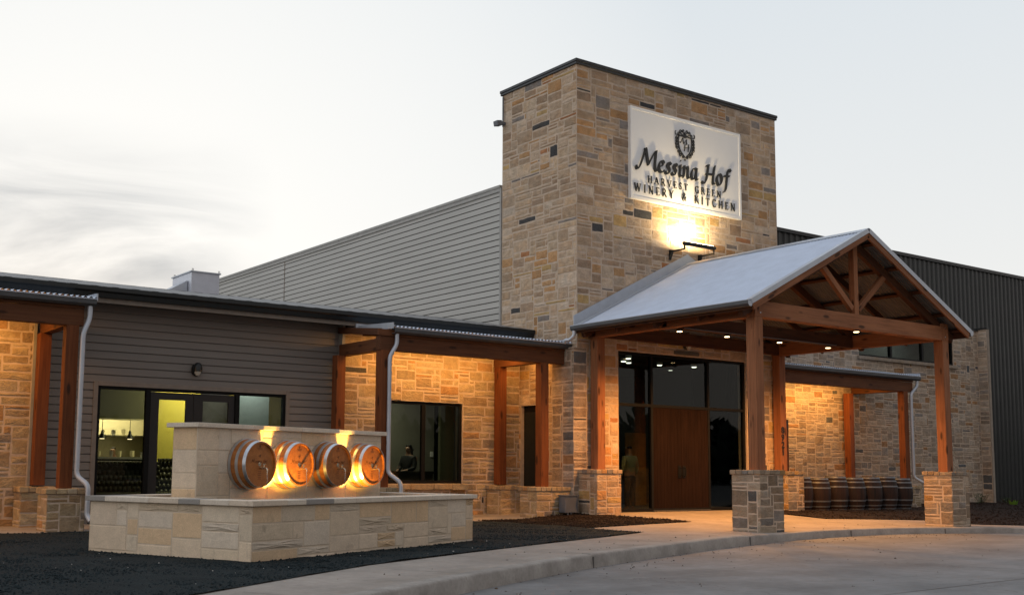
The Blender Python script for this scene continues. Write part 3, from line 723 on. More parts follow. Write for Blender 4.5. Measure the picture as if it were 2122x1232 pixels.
for a, c, y0_ in ((12.03, 12.1, 21.62), (5.38, 5.43, 21.65)):
    b = MB(); b.box(a, c, y0_, 21.8, -.1, 4.2); b.build('corner_trim', M['trim_grey'], wing)
stone_face(wing, (12.1, 21.68, 0), (1, 0, 0), (0, -1, 0), X0-12.1, -.3, 4.05, .1, [(13.25-12.1, 15.41-12.1, .64, 2.55)], 31, pal='porch', ext=(0, 0))
stone_face(wing, (-4, 21.68, 0), (1, 0, 0), (0, -1, 0), 9.38, -.3, 4.05, .1, (), 32, pal='porch')
# window sill stones
b = MB(); rg = random.Random(3); x = 13.1
while x < 15.5:
    wd = rg.uniform(.35, .7); b.box(x, min(x+wd, 15.58)-.012, 21.56, 21.68, .50+rg.uniform(-.01, .01), .635+rg.uniform(-.005, .005), pick(rg, PAL['porch'])); x += wd
b.build('window_sill', M['stone'], wing, bevel=.012)
# window
f = MB(); frame_rect(f, 13.25, 15.41, 21.72, 21.80, .64, 2.55, .07); f.box(14.26, 14.36, 21.718, 21.802, .642, 2.548)
wf = f.build('window_frame', M['frame_black'], wing, bevel=.004)
pane('pane', 13.32, 14.26, 21.76, .71, 2.48, 'glass_win', wf); pane('pane', 14.36, 15.34, 21.76, .71, 2.48, 'glass_win', wf)
# glazed entrance: side light, two doors, side light
f = MB(); frame_rect(f, DX0, DX1, 21.80, 21.90, -.1, DZ, .06)
for x in (7.70, 9.63): f.box(x-.05, x+.05, 21.798, 21.902, -.098, DZ-.002)
gf = f.build('glazed_frame', M['frame_black'], wing, bevel=.004)
pane('pane', 6.73, 7.65, 21.85, -.04, 2.5, 'glass_left', gf); pane('pane', 9.68, 10.69, 21.85, -.04, 2.5, 'glass_left', gf)
for a, c, g0, g1 in ((7.755, 8.66, 7.93, 8.50), (8.67, 9.575, 8.87, 9.44)):
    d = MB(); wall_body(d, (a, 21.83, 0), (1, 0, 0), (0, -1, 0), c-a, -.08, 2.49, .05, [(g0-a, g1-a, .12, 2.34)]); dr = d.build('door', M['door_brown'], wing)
    pane('pane', g0, g1, 21.85, .12, 2.34, 'glass_left', dr)
    h = MB(); hx = 8.60 if a < 8 else 8.73; h.tube([(hx, 21.83, .9), (hx, 21.77, .9), (hx, 21.77, 1.15), (hx, 21.83, 1.15)], .012, 8); h.build('handle', M['frame_black'], dr)
# eave, soffit, gutter, roof
b = MB(); b.box(-4, X0-.01, 21.2, 21.79, 4.2, 4.23); b.build('soffit', M['siding_taupe'], wing)
b = MB(); b.box(-4, X0-.01, 21.18, 21.2, 4.12, 4.36); b.build('fascia', M['trim_taupe'], wing)
b = MB(); b.prism([(-4, 21.17, 4.21), (-4, 21.10, 4.21), (-4, 21.075, 4.30), (-4, 21.04, 4.33), (-4, 21.04, 4.41), (-4, 21.17, 4.41)], (X0+3.98, 0, 0)); b.build('gutter', M['gutter_black'], wing, bevel=.004)
sl_ = (5.03-4.41)/(24.5-21.1)
b = MB(); corrugated(b, (-4, 21.1, 4.425), (1, 0, 0), (0, 1, sl_), X0+3.98, 3.5, .40, .006, shape='trap', Nn=(0, 0, 1)); b.build('roof', M['roof_grey'], wing)
b = MB(); b.add([(-4, 24.5, 5.02), (X0, 24.5, 5.02), (X0, 41, 4.6), (-4, 41, 4.6)], [(0, 1, 2, 3)]); b.box(-4, X0, 40.9, 41, -.3, 4.55); b.box(-4.1, -4, 21.2, 41, -.3, 4.4); b.build('roof_deck', M['roof_grey'], wing)
b = MB(); b.box(-4, X0, 24.46, 24.62, 5.00, 5.045); b.build('ridge_cap', M['black_metal'], wing)
b = MB(); b.box(12.1, 13.5, 21.14, 21.175, 3.98, 4.17); b.build('flashing', M['zinc'], wing)

# ---------------------------------------------------------------- inside the low wing
din = thing('dining_room', 'lit dining room with yellow-green wall behind the glazed doors', 'room', (9, 26, 0))
M['yg'] = plain('yellow_green_plaster', (.50, .43, .075), .8, var=.06, scale=1)
M['olive'] = plain('olive_plaster', (.085, .085, .04), .8, var=.05, scale=1)
M['cream'] = plain('cream_hood_enamel', (.62, .56, .36), .5, var=.05)
M['tuft'] = plain('olive_tufted_leather', (.022, .021, .009), .45)
M['room_dark'] = plain('dark_room_wall', (.035, .033, .025), .8)
M['shade_cloth'] = plain('pale_blue_grey_panel', (.38, .42, .40), .7, var=.05)
M['steel'] = plain('kitchen_steel', (.5, .5, .48), .3, .8)
b = MB(); b.box(-4, 11.9, 29.5, 29.6, -.1, 4.1); b.box(11.9, 12.0, 21.99, 29.6, -.1, 4.1); b.build('inner_wall', M['room_dark'], din)
b = MB(); b.box(-4, 12, 21.99, 29.6, 3.4, 3.5); b.build('ceiling', M['room_dark'], din)
b = MB(); b.box(-4, 12, 21.99, 29.6, -.16, -.1); b.build('floor', M['room_dark'], din)
b = MB(); b.box(9.36, 11.9, 26.0, 26.1, -.1, 3.4); b.build('yellow_wall', M['yg'], din)
b = MB(); b.box(4.5, 9.33, 26.0, 26.12, 2.07, 3.4); b.build('bulkhead', M['olive'], din)
b = MB(); b.box(4.5, 9.36, 25.97, 26.0, 2.06, 2.09); b.build('bulkhead_trim', M['cream'], din)
b = MB(); b.box(4.5, 10.2, 28.9, 29, -.1, 3.0); b.build('kitchen_wall', plain('kitchen_grey_tile', (.30, .28, .17), .5), din)
b = MB(); b.prism([(7.6, 28.9, 1.75), (7.6, 27.9, 1.75), (7.6, 28.2, 2.4), (7.6, 28.9, 2.4)], (2.6, 0, 0)); b.build('extractor_hood', M['cream'], din)
b = MB(); b.box(9.97, 10.74, 22.6, 22.66, .2, 2.9); b.build('panel', M['shade_cloth'], din)
b = MB(); b.box(9.28, 9.92, 22.9, 22.96, -.1, 2.9); b.build('panel', plain('beige_panel', (.20, .17, .13), .8), din)
ctr = thing('kitchen_counter', 'steel kitchen counter with shelf and dishes behind the left glass pane', 'counter', (7.8, 26.4, 0))
b = MB(); b.box(4.8, 9.3, 26.1, 26.7, 1.14, 1.19); b.box(4.8, 9.3, 27.2, 27.5, 1.70, 1.73); b.build('counter_top', M['steel'], ctr)
b = MB(); b.box(4.8, 9.3, 26.15, 26.2, -.1, 1.14); b.build('counter_front', M['room_dark'], ctr)
rg = random.Random(8)
for k in range(16):
    x = 7.3+k*.125; b = MB(); r_ = rg.uniform(.03, .06); b.lathe([(r_*.6, 0), (r_, rg.uniform(.03, .10)), (r_*.9, rg.uniform(.11, .16))], 12)
    dsh = b.build('dish', M['cream'] if k % 3 else M['steel'], None, smooth=True); dsh.parent = ctr
    dsh.location = Vector((x, 26.35+rg.uniform(-.1, .1) if k % 2 else 27.35, 1.195 if k % 2 else 1.735))-ctr.location
# tufted booth backs
def booth(label, x0, x1, y, ztop):
    t_ = thing('tufted_booth', label, 'booth', ((x0+x1)/2, y, -.1))
    b = MB(); n = max(3, int((x1-x0)/.11)); nzv = 9; cols = n*4; rws = nzv*4
    vs = []
    for j in range(rws+1):
        for i in range(cols+1):
            x = x0+(x1-x0)*i/cols; z = -.1+(ztop+.1)*j/rws
            ph = math.pi*(i/4+(.5 if (j//4) % 2 else 0)); d = abs(math.sin(ph))*abs(math.sin(math.pi*j/4))
            vs.append((x, y-.06*(.3+.7*d), z))
    b.add(vs, [(j*(cols+1)+i, j*(cols+1)+i+1, (j+1)*(cols+1)+i+1, (j+1)*(cols+1)+i) for j in range(rws) for i in range(cols)])
    b.build('backrest', M['tuft'], t_, smooth=True)
    b = MB(); m_ = int((x1-x0)/.09)
    for q in range(m_): b.box(x0+q*.09+.008, x0+q*.09+.082, y-.10, y+.06, ztop, ztop+.07)
    b.build('top_roll', M['tuft'], t_, bevel=.02)
    b = MB(); b.box(x0, x1, y-.62, y-.08, .28, .38); b.box(x0+.05, x1-.05, y-.5, y-.1, -.1, .28); b.build('seat', M['tuft'], t_, bevel=.03)
    return t_
booth('olive tufted leather booth under the bright yellow-green wall', 9.40, 11.4, 25.8, 1.10)
booth('dark tufted leather booth in front of the kitchen counter', 7.2, 9.3, 25.4, 1.02)
def pendant(x, y, z, ztop, label):
    t_ = thing('heat_lamp', label, 'heat lamp', (x, y, z), group='heat lamps over the kitchen counter')
    b = MB(); b.tube([(0, 0, .16), (0, 0, ztop-z)], .007, 6); b.build('cord', M['frame_black'], t_, local=True)
    b = MB(); b.lathe([(.015, .2), (.03, .16), (.035, .12), (.085, .03), (.09, 0)], 20); b.build('lamp_shade', M['gutter_black'], t_, smooth=True, local=True)
    b = MB(); b.lathe([(.001, -.01), (.05, -.012), (.06, .01)], 16); b.build('bulb', M['bulb_dim'], t_, smooth=True, local=True)
pendant(8.11, 26.02, 1.62, 3.4, 'black heat lamp hanging at the left of the kitchen pass')
pendant(8.77, 26.02, 1.62, 3.4, 'black heat lamp hanging at the right of the kitchen pass')
def lamp(name, kind, loc, energy, col, **kw):
    l = bpy.data.lights.new(name, kind); l.energy = energy; l.color = col
    for k, v in kw.items():
        if k not in ('aim',): setattr(l, k, v)
    o = bpy.data.objects.new(name, l); COL.objects.link(o); o.location = loc
    d = Vector(kw.get('aim', (0, 0, -1)))
    o.rotation_euler = d.to_track_quat('-Z', 'Y').to_euler(); return o
lamp('kitchen_light', 'AREA', (8.6, 27.3, 2.95), 80, (1, .86, .55), size=1.6, aim=(0, .15, -1))
lamp('kitchen_light', 'AREA', (9.0, 28.0, 1.70), 9, (1, .85, .55), size=.8, aim=(0, .3, -1))
lamp('dining_light', 'AREA', (10.2, 24.9, 3.3), 90, (1, .90, .55), size=.6, aim=(0, .6, -1))
lamp('dining_light', 'AREA', (10.2, 22.30, 3.2), 22, (.85, .95, 1), size=.4, aim=(0, .1, -1))
# office behind the window
off = thing('office_room', 'dim olive office room behind the two-pane window', 'room', (15, 24, 0))
M['office_wall'] = plain('office_olive_grey', (.20, .192, .155), .8, var=.05, scale=1)
M['office_wall2'] = plain('office_olive', (.13, .125, .07), .8, var=.05, scale=1)
b = MB(); b.box(12, 16.95, 25.2, 25.3, -.1, 3.6); b.build('inner_wall', M['office_wall'], off)
b = MB(); b.box(16.95, 18.9, 24.9, 25.0, -.1, 3.6); b.box(12, 12.1, 21.99, 25.2, -.1, 3.6); b.build('side_wall', M['office_wall2'], off)
b = MB(); b.box(12, 17.1, 21.99, 25.3, 3.3, 3.4); b.box(12, 18.9, 22.6, 25.3, 3.4, 3.5); b.build('ceiling', M['room_dark'], off)
b = MB(); b.box(12, 18.9, 22.0, 25.3, -.16, -.1); b.build('floor', M['room_dark'], off)
b = MB(); b.box(16.82, 16.9, 25.16, 25.195, 1.3, 1.44); b.build('switch_plate', M['white_sign'], off)
lamp('office_light', 'AREA', (14.6, 23.9, 3.2), 45, (1, .97, .82), size=1.0)
dk = thing('desk', 'dark desk in front of the standing woman inside the window', 'desk', (14.4, 23.3, -.1))
b = MB(); b.box(13.3, 15.5, 22.95, 23.45, .86, .92); b.build('desk_top', M['room_dark'], dk)
b = MB(); b.box(13.35, 15.45, 23.0, 23.04, -.1, .86); b.build('front_panel', M['room_dark'], dk)

# ================================================================== people
def person(label, loc, rz, cloth, trouser, skin, hair, arms='down', scale=1.0, long_hair=False):
    """one skinned body; clothes are shells that follow it"""
    t_ = thing('person', label, 'person', loc, rz)
    def skinmesh(name, V, E, rad, mat, root=0, sub=2):
        me = bpy.data.meshes.new(name); me.from_pydata([tuple(c*scale for c in v) for v in V], E, []); me.materials.append(mat)
        o = bpy.data.objects.new(name, me); COL.objects.link(o); o.parent = t_
        md = o.modifiers.new('skin', 'SKIN'); md.use_smooth_shade = True
        for i, r_ in enumerate(rad):
            me.skin_vertices[0].data[i].radius = ((r_[0] if isinstance(r_, tuple) else r_)*scale, (r_[1] if isinstance(r_, tuple) else r_)*scale)
        me.skin_vertices[0].data[root].use_root = True
        s = o.modifiers.new('sub', 'SUBSURF'); s.levels = sub; s.render_levels = sub
        return o
    # local: facing -Y
    V = [(0, 0, .93), (0, 0, 1.12), (0, .01, 1.32), (0, .01, 1.43), (0, .0, 1.50), (0, -.02, 1.58), (0, -.02, 1.66)]
    E = [(0, 1), (1, 2), (2, 3), (3, 4), (4, 5), (5, 6)]
    rad = [(.15, .11), (.145, .11), (.165, .115), (.10, .08), (.058, .058), (.078, .09), (.06, .075)]
    for s in (-1, 1):
        if arms == 'down': pts = [(s*.19, .01, 1.38), (s*.25, .02, 1.12), (s*.25, -.06, .90), (s*.245, -.09, .82)]
        else: pts = [(s*.18, .01, 1.36), (s*.23, -.05, 1.10), (s*.14, -.28, 1.04), (s*.08, -.38, 1.02)]
        b0 = len(V); V += pts; E += [(2, b0), (b0, b0+1), (b0+1, b0+2), (b0+2, b0+3)]; rad += [.062, .048, .034, .03]
        h = V[b0+3]; pv = Vector(h)-Vector(V[b0+2]); pv.normalize()
        for q in range(5):                                # thumb and fingers
            sp = Vector((s*.004+(q-2)*.016, 0, 0)) if arms == 'down' else Vector(((q-2)*.016, 0, 0))
            f1 = Vector(h)+pv*.05+sp; f2 = f1+pv*(.045 if q else .02)+Vector((0, 0, -.012))
            V += [tuple(f1), tuple(f2)]; k = len(V); E += [(b0+3, k-2), (k-2, k-1)]; rad += [.010, .008]
        b0 = len(V); V += [(s*.095, 0, .86), (s*.10, -.01, .48), (s*.10, .02, .09), (s*.105, -.13, .035)]
        E += [(0, b0), (b0, b0+1), (b0+1, b0+2), (b0+2, b0+3)]; rad += [.088, .06, .042, .035]
    skinmesh('body', V, E, rad, skin)
    # shirt
    V = [(0, 0, .95), (0, 0, 1.14), (0, .01, 1.33), (0, .01, 1.425)]; E = [(0, 1), (1, 2), (2, 3)]; rad = [(.185, .135), (.175, .13), (.185, .135), (.10, .09)]
    for s in (-1, 1):
        pts = [(s*.19, .01, 1.375), (s*.255, .02, 1.13), (s*.252, -.055, .93)] if arms == 'down' else [(s*.18, .01, 1.36), (s*.235, -.05, 1.10), (s*.15, -.26, 1.045)]
        b0 = len(V); V += pts; E += [(2, b0), (b0, b0+1), (b0+1, b0+2)]; rad += [.078, .062, .048]
    skinmesh('shirt', V, E, rad, cloth)
    V = [(0, 0, .97), (0, 0, .88)]; E = [(0, 1)]; rad = [(.165, .12), (.17, .13)]
    for s in (-1, 1):
        b0 = len(V); V += [(s*.10, 0, .80), (s*.105, -.01, .48), (s*.105, .02, .10)]; E += [(1, b0), (b0, b0+1), (b0+1, b0+2)]; rad += [.105, .082, .068]
    skinmesh('trousers', V, E, rad, trouser)
    V = [(0, .01, 1.60), (0, .005, 1.70)]; E = [(0, 1)]; rad = [(.085, .085), (.072, .085)]
    if long_hair: V += [(0, .06, 1.54), (0, .085, 1.40)]; E += [(0, 2), (2, 3)]; rad += [(.085, .06), (.075, .045)]
    skinmesh('hair', V, E, rad, hair)
    b = MB(); b.lathe([(.001, .02), (.012, .01), (.014, -.01), (.001, -.02)], 8); nose = b.build('nose', skin, t_, smooth=True, local=True); nose.location = (0, -.115*scale, 1.60*scale)
    for s in (-1, 1):
        b = MB(); b.lathe([(.001, .009), (.009, 0), (.001, -.009)], 8); e_ = b.build('eye', M['white_sign'], t_, smooth=True, local=True); e_.location = (s*.032*scale, -.098*scale, 1.635*scale)
    return t_
skin = plain('skin', (.36, .20, .13), .55); hair = plain('dark_hair', (.015, .012, .01), .6)
person('man in a pale green shirt seen from behind inside the entrance glass', (19.87, 20.6, -.03), R(180), plain('pale_green_shirt', (.26, .29, .20), .8), plain('black_trousers', (.01, .01, .01), .8), skin, hair, scale=.97)
person('dark-haired woman in black standing at the desk inside the window', (15.2, 23.75, -.1), R(-70), plain('black_top', (.012, .012, .012), .8), plain('black_trousers_woman', (.01, .01, .01), .8), skin, hair, arms='fwd', scale=.99, long_hair=True)
person('cook with a white collar working behind the kitchen counter', (8.70, 27.0, -.12), R(-30), plain('white_jacket', (.55, .52, .42), .8), plain('black_trousers_cook', (.02, .02, .02), .8), skin, hair, arms='fwd', scale=.92)

# ================================================================== porches
def pedestal(parent, x0, x1, y0, y1, z0, zt, seed, pal='pier', cap=.10, over=.035):
    b = MB(); b.box(x0+.001, x1-.001, y0+.001, y1-.001, z0-.2, zt-cap); ped = b.build('pedestal', M['mortar'], parent)
    s = MB()
    for O, U, Nn, w_ in (((x0, y0, 0), (1, 0, 0), (0, -1, 0), x1-x0), ((x0, y1, 0), (0, -1, 0), (-1, 0, 0), y1-y0), ((x1, y0, 0), (0, 1, 0), (1, 0, 0), y1-y0), ((x1, y1, 0), (-1, 0, 0), (0, 1, 0), x1-x0)):
        masonry(s, O, U, Nn, w_, z0-.12, zt-cap, (), seed, pal=pal, ext=(.012, .012), unit=.075, ww=(2, 6), gap=.009); seed += 1
    s.build('stonework', M['stone'], ped)
    # cap of dressed stones round the top
    rg = random.Random(seed); c = MB()
    nx = max(2, round((x1-x0+2*over)/.16)); ny = max(2, round((y1-y0+2*over)/.16))
    X = [x0-over+(x1-x0+2*over)*i/nx for i in range(nx+1)]; Y = [y0-over+(y1-y0+2*over)*i/ny for i in range(ny+1)]
    for i in range(nx):
        for j in range(ny):
            if 0 < i < nx-1 and 0 < j < ny-1: continue
            c.box(X[i]+.005-rg.uniform(0, .01)*(i == 0), X[i+1]-.005, Y[j]+.005-rg.uniform(0, .012)*(j == 0), Y[j+1]-.005, zt-cap+rg.uniform(.0, .008), zt+rg.uniform(-.008, .006), pick(rg, PAL[pal]))
    c.build('pedestal_cap', M['stone'], ped, bevel=.012)
    m_ = MB(); m_.box(x0-.01, x1+.01, y0-.01, y1+.01, zt-cap+.012, zt-.014); m_.build('cap_mortar', M['mortar'], ped)
    return ped
def bolts(parent, pts, axis=(0, -1, 0)):
    a = Vector(axis)
    for p in pts:
        b = MB(); b.tube([Vector(p), Vector(p)+a*.012], .014, 8); b.build('bolt', M['hoop'], parent)
def downspout(parent, pts, r=.045):
    P = []
    pts = [Vector(p) for p in pts]
    for i, p in enumerate(pts):
        if 0 < i < len(pts)-1:
            a, c = pts[i-1], pts[i+1]
            d1, d2 = (a-p), (c-p); q = min(.09, d1.length*.45, d2.length*.45); s0, s1 = p+d1.normalized()*q, p+d2.normalized()*q
            for k in range(5):
                t_ = k/4; P.append(s0*(1-t_)**2+p*2*t_*(1-t_)+s1*t_**2)
        else: P.append(p)
    b = MB(); b.tube(P, r, 12, cap=False); b.tube([P[0]+Vector((0, 0, .0)), P[1]], r*.98, 12)
    o = b.build('downspout', M['zinc'], parent, smooth=True)
    return o
WARM = (1.0, .47, .12)
def porch(label, x0, x1, posts, wallposts, peds, g0, g1, spout, seed):
    """lean-to: front beam, gutter, corrugated roof"""
    t_ = thing('stone_porch', label, 'porch', ((x0+x1)/2, 20.6, -.1), group='timber lean-to porches on the stone walls')
    zb = 3.47
    beam('beam', (x0, 19.90, zb+.15), (x1, 19.90, zb+.15), .18, .30, t_, 'beam_shaded')
    beam('fascia_board', (x0-.06, 19.81, 3.845), (x1, 19.81, 3.845), .04, .14, t_, 'beam_shaded')
    for x in posts:
        beam('post', (x+.11, 19.90, .60), (x+.11, 19.90, zb), .22, .22, t_, 'cedar_shaded')
        if x+.11 < x1-.3 or True:
            beam('cross_beam', (x+.11, 19.99, zb+.13), (x+.11, 21.66, zb+.13), .18, .26, t_, 'beam_shaded')
        bolts(t_, [(x+.02, 19.86, zb+.06), (x+.02, 19.86, zb+.25)], (-1, 0, 0))
    for x in wallposts: beam('post', (x+.11, 21.50, .62), (x+.11, 21.50, zb), .22, .22, t_, 'cedar_shaded')
    for q, (a, c, y0_, y1_) in enumerate(peds): pedestal(t_, a, c, y0_, y1_, -.12, .60, seed+q*7, pal='porch')
    # rafters
    n = int((x1-x0)/.61)
    for i in range(n+1):
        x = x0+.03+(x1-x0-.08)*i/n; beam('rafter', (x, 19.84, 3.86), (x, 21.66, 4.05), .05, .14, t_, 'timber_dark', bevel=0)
    b = MB(); corrugated(b, (g0, 19.68, 3.982), (1, 0, 0), (0, 1, .10), g1-g0, 1.99, .10, .016, per=8, Nn=(0, 0, 1)); b.build('roof', M['galv'], t_, smooth=True)
    b = MB(); b.prism([(g0, 19.795, 3.955), (g0, 19.795, 3.85), (g0, 19.76, 3.835), (g0, 19.70, 3.835), (g0, 19.665, 3.87), (g0, 19.665, 3.945), (g0, 19.655, 3.945), (g0, 19.655, 3.865), (g0, 19.695, 3.825), (g0, 19.765, 3.825), (g0, 19.805, 3.84), (g0, 19.805, 3.955)], (g1-g0, 0, 0))
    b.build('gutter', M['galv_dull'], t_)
    b = MB(); b.tube([(g0, 19.655, 3.95), (g1, 19.655, 3.95)], .011, 6); b.build('gutter_rim', M['zinc'], t_)
    b = MB(); b.box(g0-.03, g0-.004, 19.70, 21.66, 3.93, 4.06); ob = b.build('barge_flashing', M['zinc'], t_)
    for v in ob.data.vertices:
        if v.co.y > 0.5: v.co.z += .10
    b = MB(); b.box(g1+.004, g1+.03, 19.70, 21.66, 3.93, 4.06); ob = b.build('barge_flashing', M['zinc'], t_)
    for v in ob.data.vertices:
        if v.co.y > 0.5: v.co.z += .10
    if spout: downspout(t_, spout)
    return t_
# middle porch
porch('middle timber porch over the two-pane window beside the tower', 11.93, X0-.02, [11.95, 16.3], [11.78, 16.3],
      [(11.72, 12.42, 19.6, 20.2), (16.0, 17.0, 19.6, 20.2), (11.7, 12.3, 21.1, 21.6), (16.12, 16.8, 21.1, 21.64)], 12.2, X0-.03,
      [(12.30, 19.74, 3.86), (12.30, 19.74, 3.60), (12.13, 19.74, 3.34), (12.13, 19.74, .90), (12.30, 19.5, .70), (12.30, 19.45, -.02)], 100)
porch('left timber porch cut off by the edge of the picture', -3.0, 5.76, [5.46], [5.42],
      [(5.22, 5.86, 19.6, 20.2), (5.15, 5.75, 21.1, 21.6)], -3, 5.93,
      [(5.84, 19.74, 3.86), (5.84, 19.74, 3.60), (5.72, 19.68, 3.32), (5.72, 19.68, .82), (5.86, 19.45, .66), (5.86, 19.45, .14), (5.90, 19.36, .04)], 200)
porch('right timber porch over the lit stone wall behind the barrels', 24.6, 31.2, [30.68], [30.2],
      [(30.5, 31.1, 19.6, 20.2), (29.95, 30.7, 21.1, 21.6)], 24.6, 31.42,
      [(31.32, 19.74, 3.86), (31.32, 19.74, 3.66), (30.98, 19.74, 3.40), (30.98, 19.74, .85), (31.30, 19.5, .62), (31.34, 19.45, .05)], 300)
b = MB()
# warm strips of light under the porch roofs
def wash(x0, x1, e):
    o_ = lamp('porch_downlight', 'AREA', ((x0+x1)/2, 20.75, 3.82), e, WARM, shape='RECTANGLE', size=x1-x0, size_y=.08, aim=(0, .30, -1))
wash(12.4, 16.1, 95); wash(16.4, 17.0, 14)
wash(-2.5, 5.0, 200)
wash(24.9, 29.9, 185)

# ================================================================== right wing in stone
rw = thing('right_stone_wing', 'stone walled wing right of the tower with a high strip window', 'building', (31, 21.7, 0))
wo = (31.22-24.52, 36.73-24.52, 4.76, 5.82)
stone_face(rw, (24.52, 21.7, 0), (1, 0, 0), (0, -1, 0), 38.3-24.52, -.3, 6.1, .3, [wo], 41, pal='right', unit=.07, ww=(3, 8), gap=.010)
stone_face(rw, (38.3, 21.7, 0), (0, -1, 0), (-1, 0, 0), .36, -.3, 6.14, .1, (), 42, pal='right', name='stone_pier')
b = MB(); b.box(38.29, 38.41, 21.30, 21.34, -.3, 6.14); b.build('corner_trim', plain('pale_corner_trim', (.30, .25, .20), .8), rw)
b = MB(); b.box(24.52, 38.28, 21.64, 22.02, 6.1, 6.15); b.box(38.27, 38.45, 21.3, 21.8, 6.155, 6.2); b.build('parapet_cap', M['cap_dark'], rw)
f = MB(); frame_rect(f, 31.22, 36.73, 21.74, 21.84, 4.76, 5.82, .06)
for x in (33.06, 34.9): f.box(x-.05, x+.05, 21.738, 21.842, 4.762, 5.818)
wf = f.build('window_frame', M['frame_black'], rw)
for a, c in ((31.28, 33.01), (33.11, 34.85), (34.95, 36.67)): pane('pane', a, c, 21.79, 4.82, 5.76, 'glass_win', wf)
b = MB(); b.box(31.1, 36.85, 21.6, 21.69, 4.64, 4.75, (.30, .25, .20)); b.build('window_sill', M['stone'], rw, bevel=.01)
M['up_room'] = plain('upper_room_wall', (.09, .10, .11), .8)
b = MB(); b.box(24.8, 38.2, 23.1, 23.2, -.2, 6.0); b.box(24.8, 38.2, 22.0, 23.1, 6.0, 6.05); b.build('inner_wall', M['up_room'], rw)
cl_ = thing('strip_light', 'lit white strip light inside the high right window', 'strip light', (34.8, 22.6, 5.7))
b = MB(); b.box(34.35, 35.2, 22.55, 22.65, 5.62, 5.66); b.build('diffuser', M['bulb_white'], cl_); b = MB(); b.box(34.3, 35.25, 22.52, 22.68, 5.66, 5.72); b.build('housing', M['plastic_grey'], cl_)

dk = thing('dark_metal_hall', 'large hall clad in charcoal corrugated steel behind the right wing', 'building', (36, 23.5, 0))
b = MB(); corrugated(b, (24.55, 23.5, -.4), (1, 0, 0), (0, 0, 1), 40, 9.42, .30, .045, Nn=(0, -1, 0), shape='trap'); b.build('cladding', M['charcoal'], dk)
b = MB(); b.box(24.55, 64.5, 23.52, 45, -.4, 9.0); b.build('wall', M['charcoal'], dk)
b = MB(); b.box(24.5, 64.6, 23.40, 23.6, 8.95, 9.07); b.build('parapet_cap', M['black_metal'], dk)

# ================================================================== entrance canopy
can = thing('entrance_canopy', 'gabled timber canopy with silver metal roof in front of the tower', 'canopy', (20.9, 16.9, -.1))
XC, PA = 20.9, 3.32
slope = 1.92/3.88
ZE, ZR, YC0, XL = 4.35, 6.27, 14.19, 17.02
PF = 14.61      # front frame
peds = [(XC-PA, 'near left pedestal'), (XC+PA, 'right')]
for q, x in enumerate((XC-PA, XC+PA)):
    pedestal(can, x-.35, x+.35, 14.26, 14.96, -.15 if q == 0 else -.20, 1.035, 500+q*40, pal='pier', cap=.09, over=.03)
    beam('post', (x, PF, 1.03), (x, PF, 4.10), .235, .235, can)
    beam('corner_block', (x, PF, 4.10), (x, PF, 4.50), .245, .245, can)
for q, x in enumerate((XC-PA, XC+PA)):
    xa, xb = (X0+.02, 17.92) if q == 0 else (23.9, 24.56)
    pedestal(can, xa, xb, 18.86, 19.49, -.02, 1.01, 620+q*40, pal='pier' if q else 'tower', cap=.10, over=.03)
    beam('post', (x+(.06 if q == 0 else 0), 19.33, 1.01), (x+(.06 if q == 0 else 0), 19.33, 4.10), .24, .24, can)
for x in (XC-PA, XC+PA): beam('side_beam', (x, PF+.13, 4.265), (x, 19.49, 4.265), .20, .33, can)
beam('tie_beam', (XC-PA+.12, PF, 4.265), (XC+PA+.12, PF, 4.265), .22, .33, can)
def truss(y, tie=True, mat='timber'):
    for s in (-1, 1):
        beam('top_chord', (XC+s*(PA+.42), y, ZR-.26-(PA+.42)*slope), (XC, y, ZR-.26), .12, .19, can, 'timber_dark')
        if tie != 'bare': beam('strut', (XC+s*.10, y, 4.55), (XC+s*1.15, y, ZR-.22-1.15*.495-.05), .10, .13, can, mat)
    if tie != 'bare': beam('king_post', (XC, y, 4.43), (XC, y, ZR-.28), .14, .14, can, mat, upv=(0, 1, 0))
    if tie: beam('tie_beam', (XC-PA-.1, y, 4.265), (XC+PA+.1, y, 4.265), .14, .30, can, mat)
truss(PF, False); truss(17.0, 'bare', 'timber_dark'); truss(19.3, 'bare', 'timber_dark')
for y in (15.75, 18.2):
    for s in (-1, 1): beam('rafter', (XC+s*(PA+.42), y, ZR-.25-(PA+.42)*slope), (XC, y, ZR-.25), .06, .16, can, 'timber_dark')
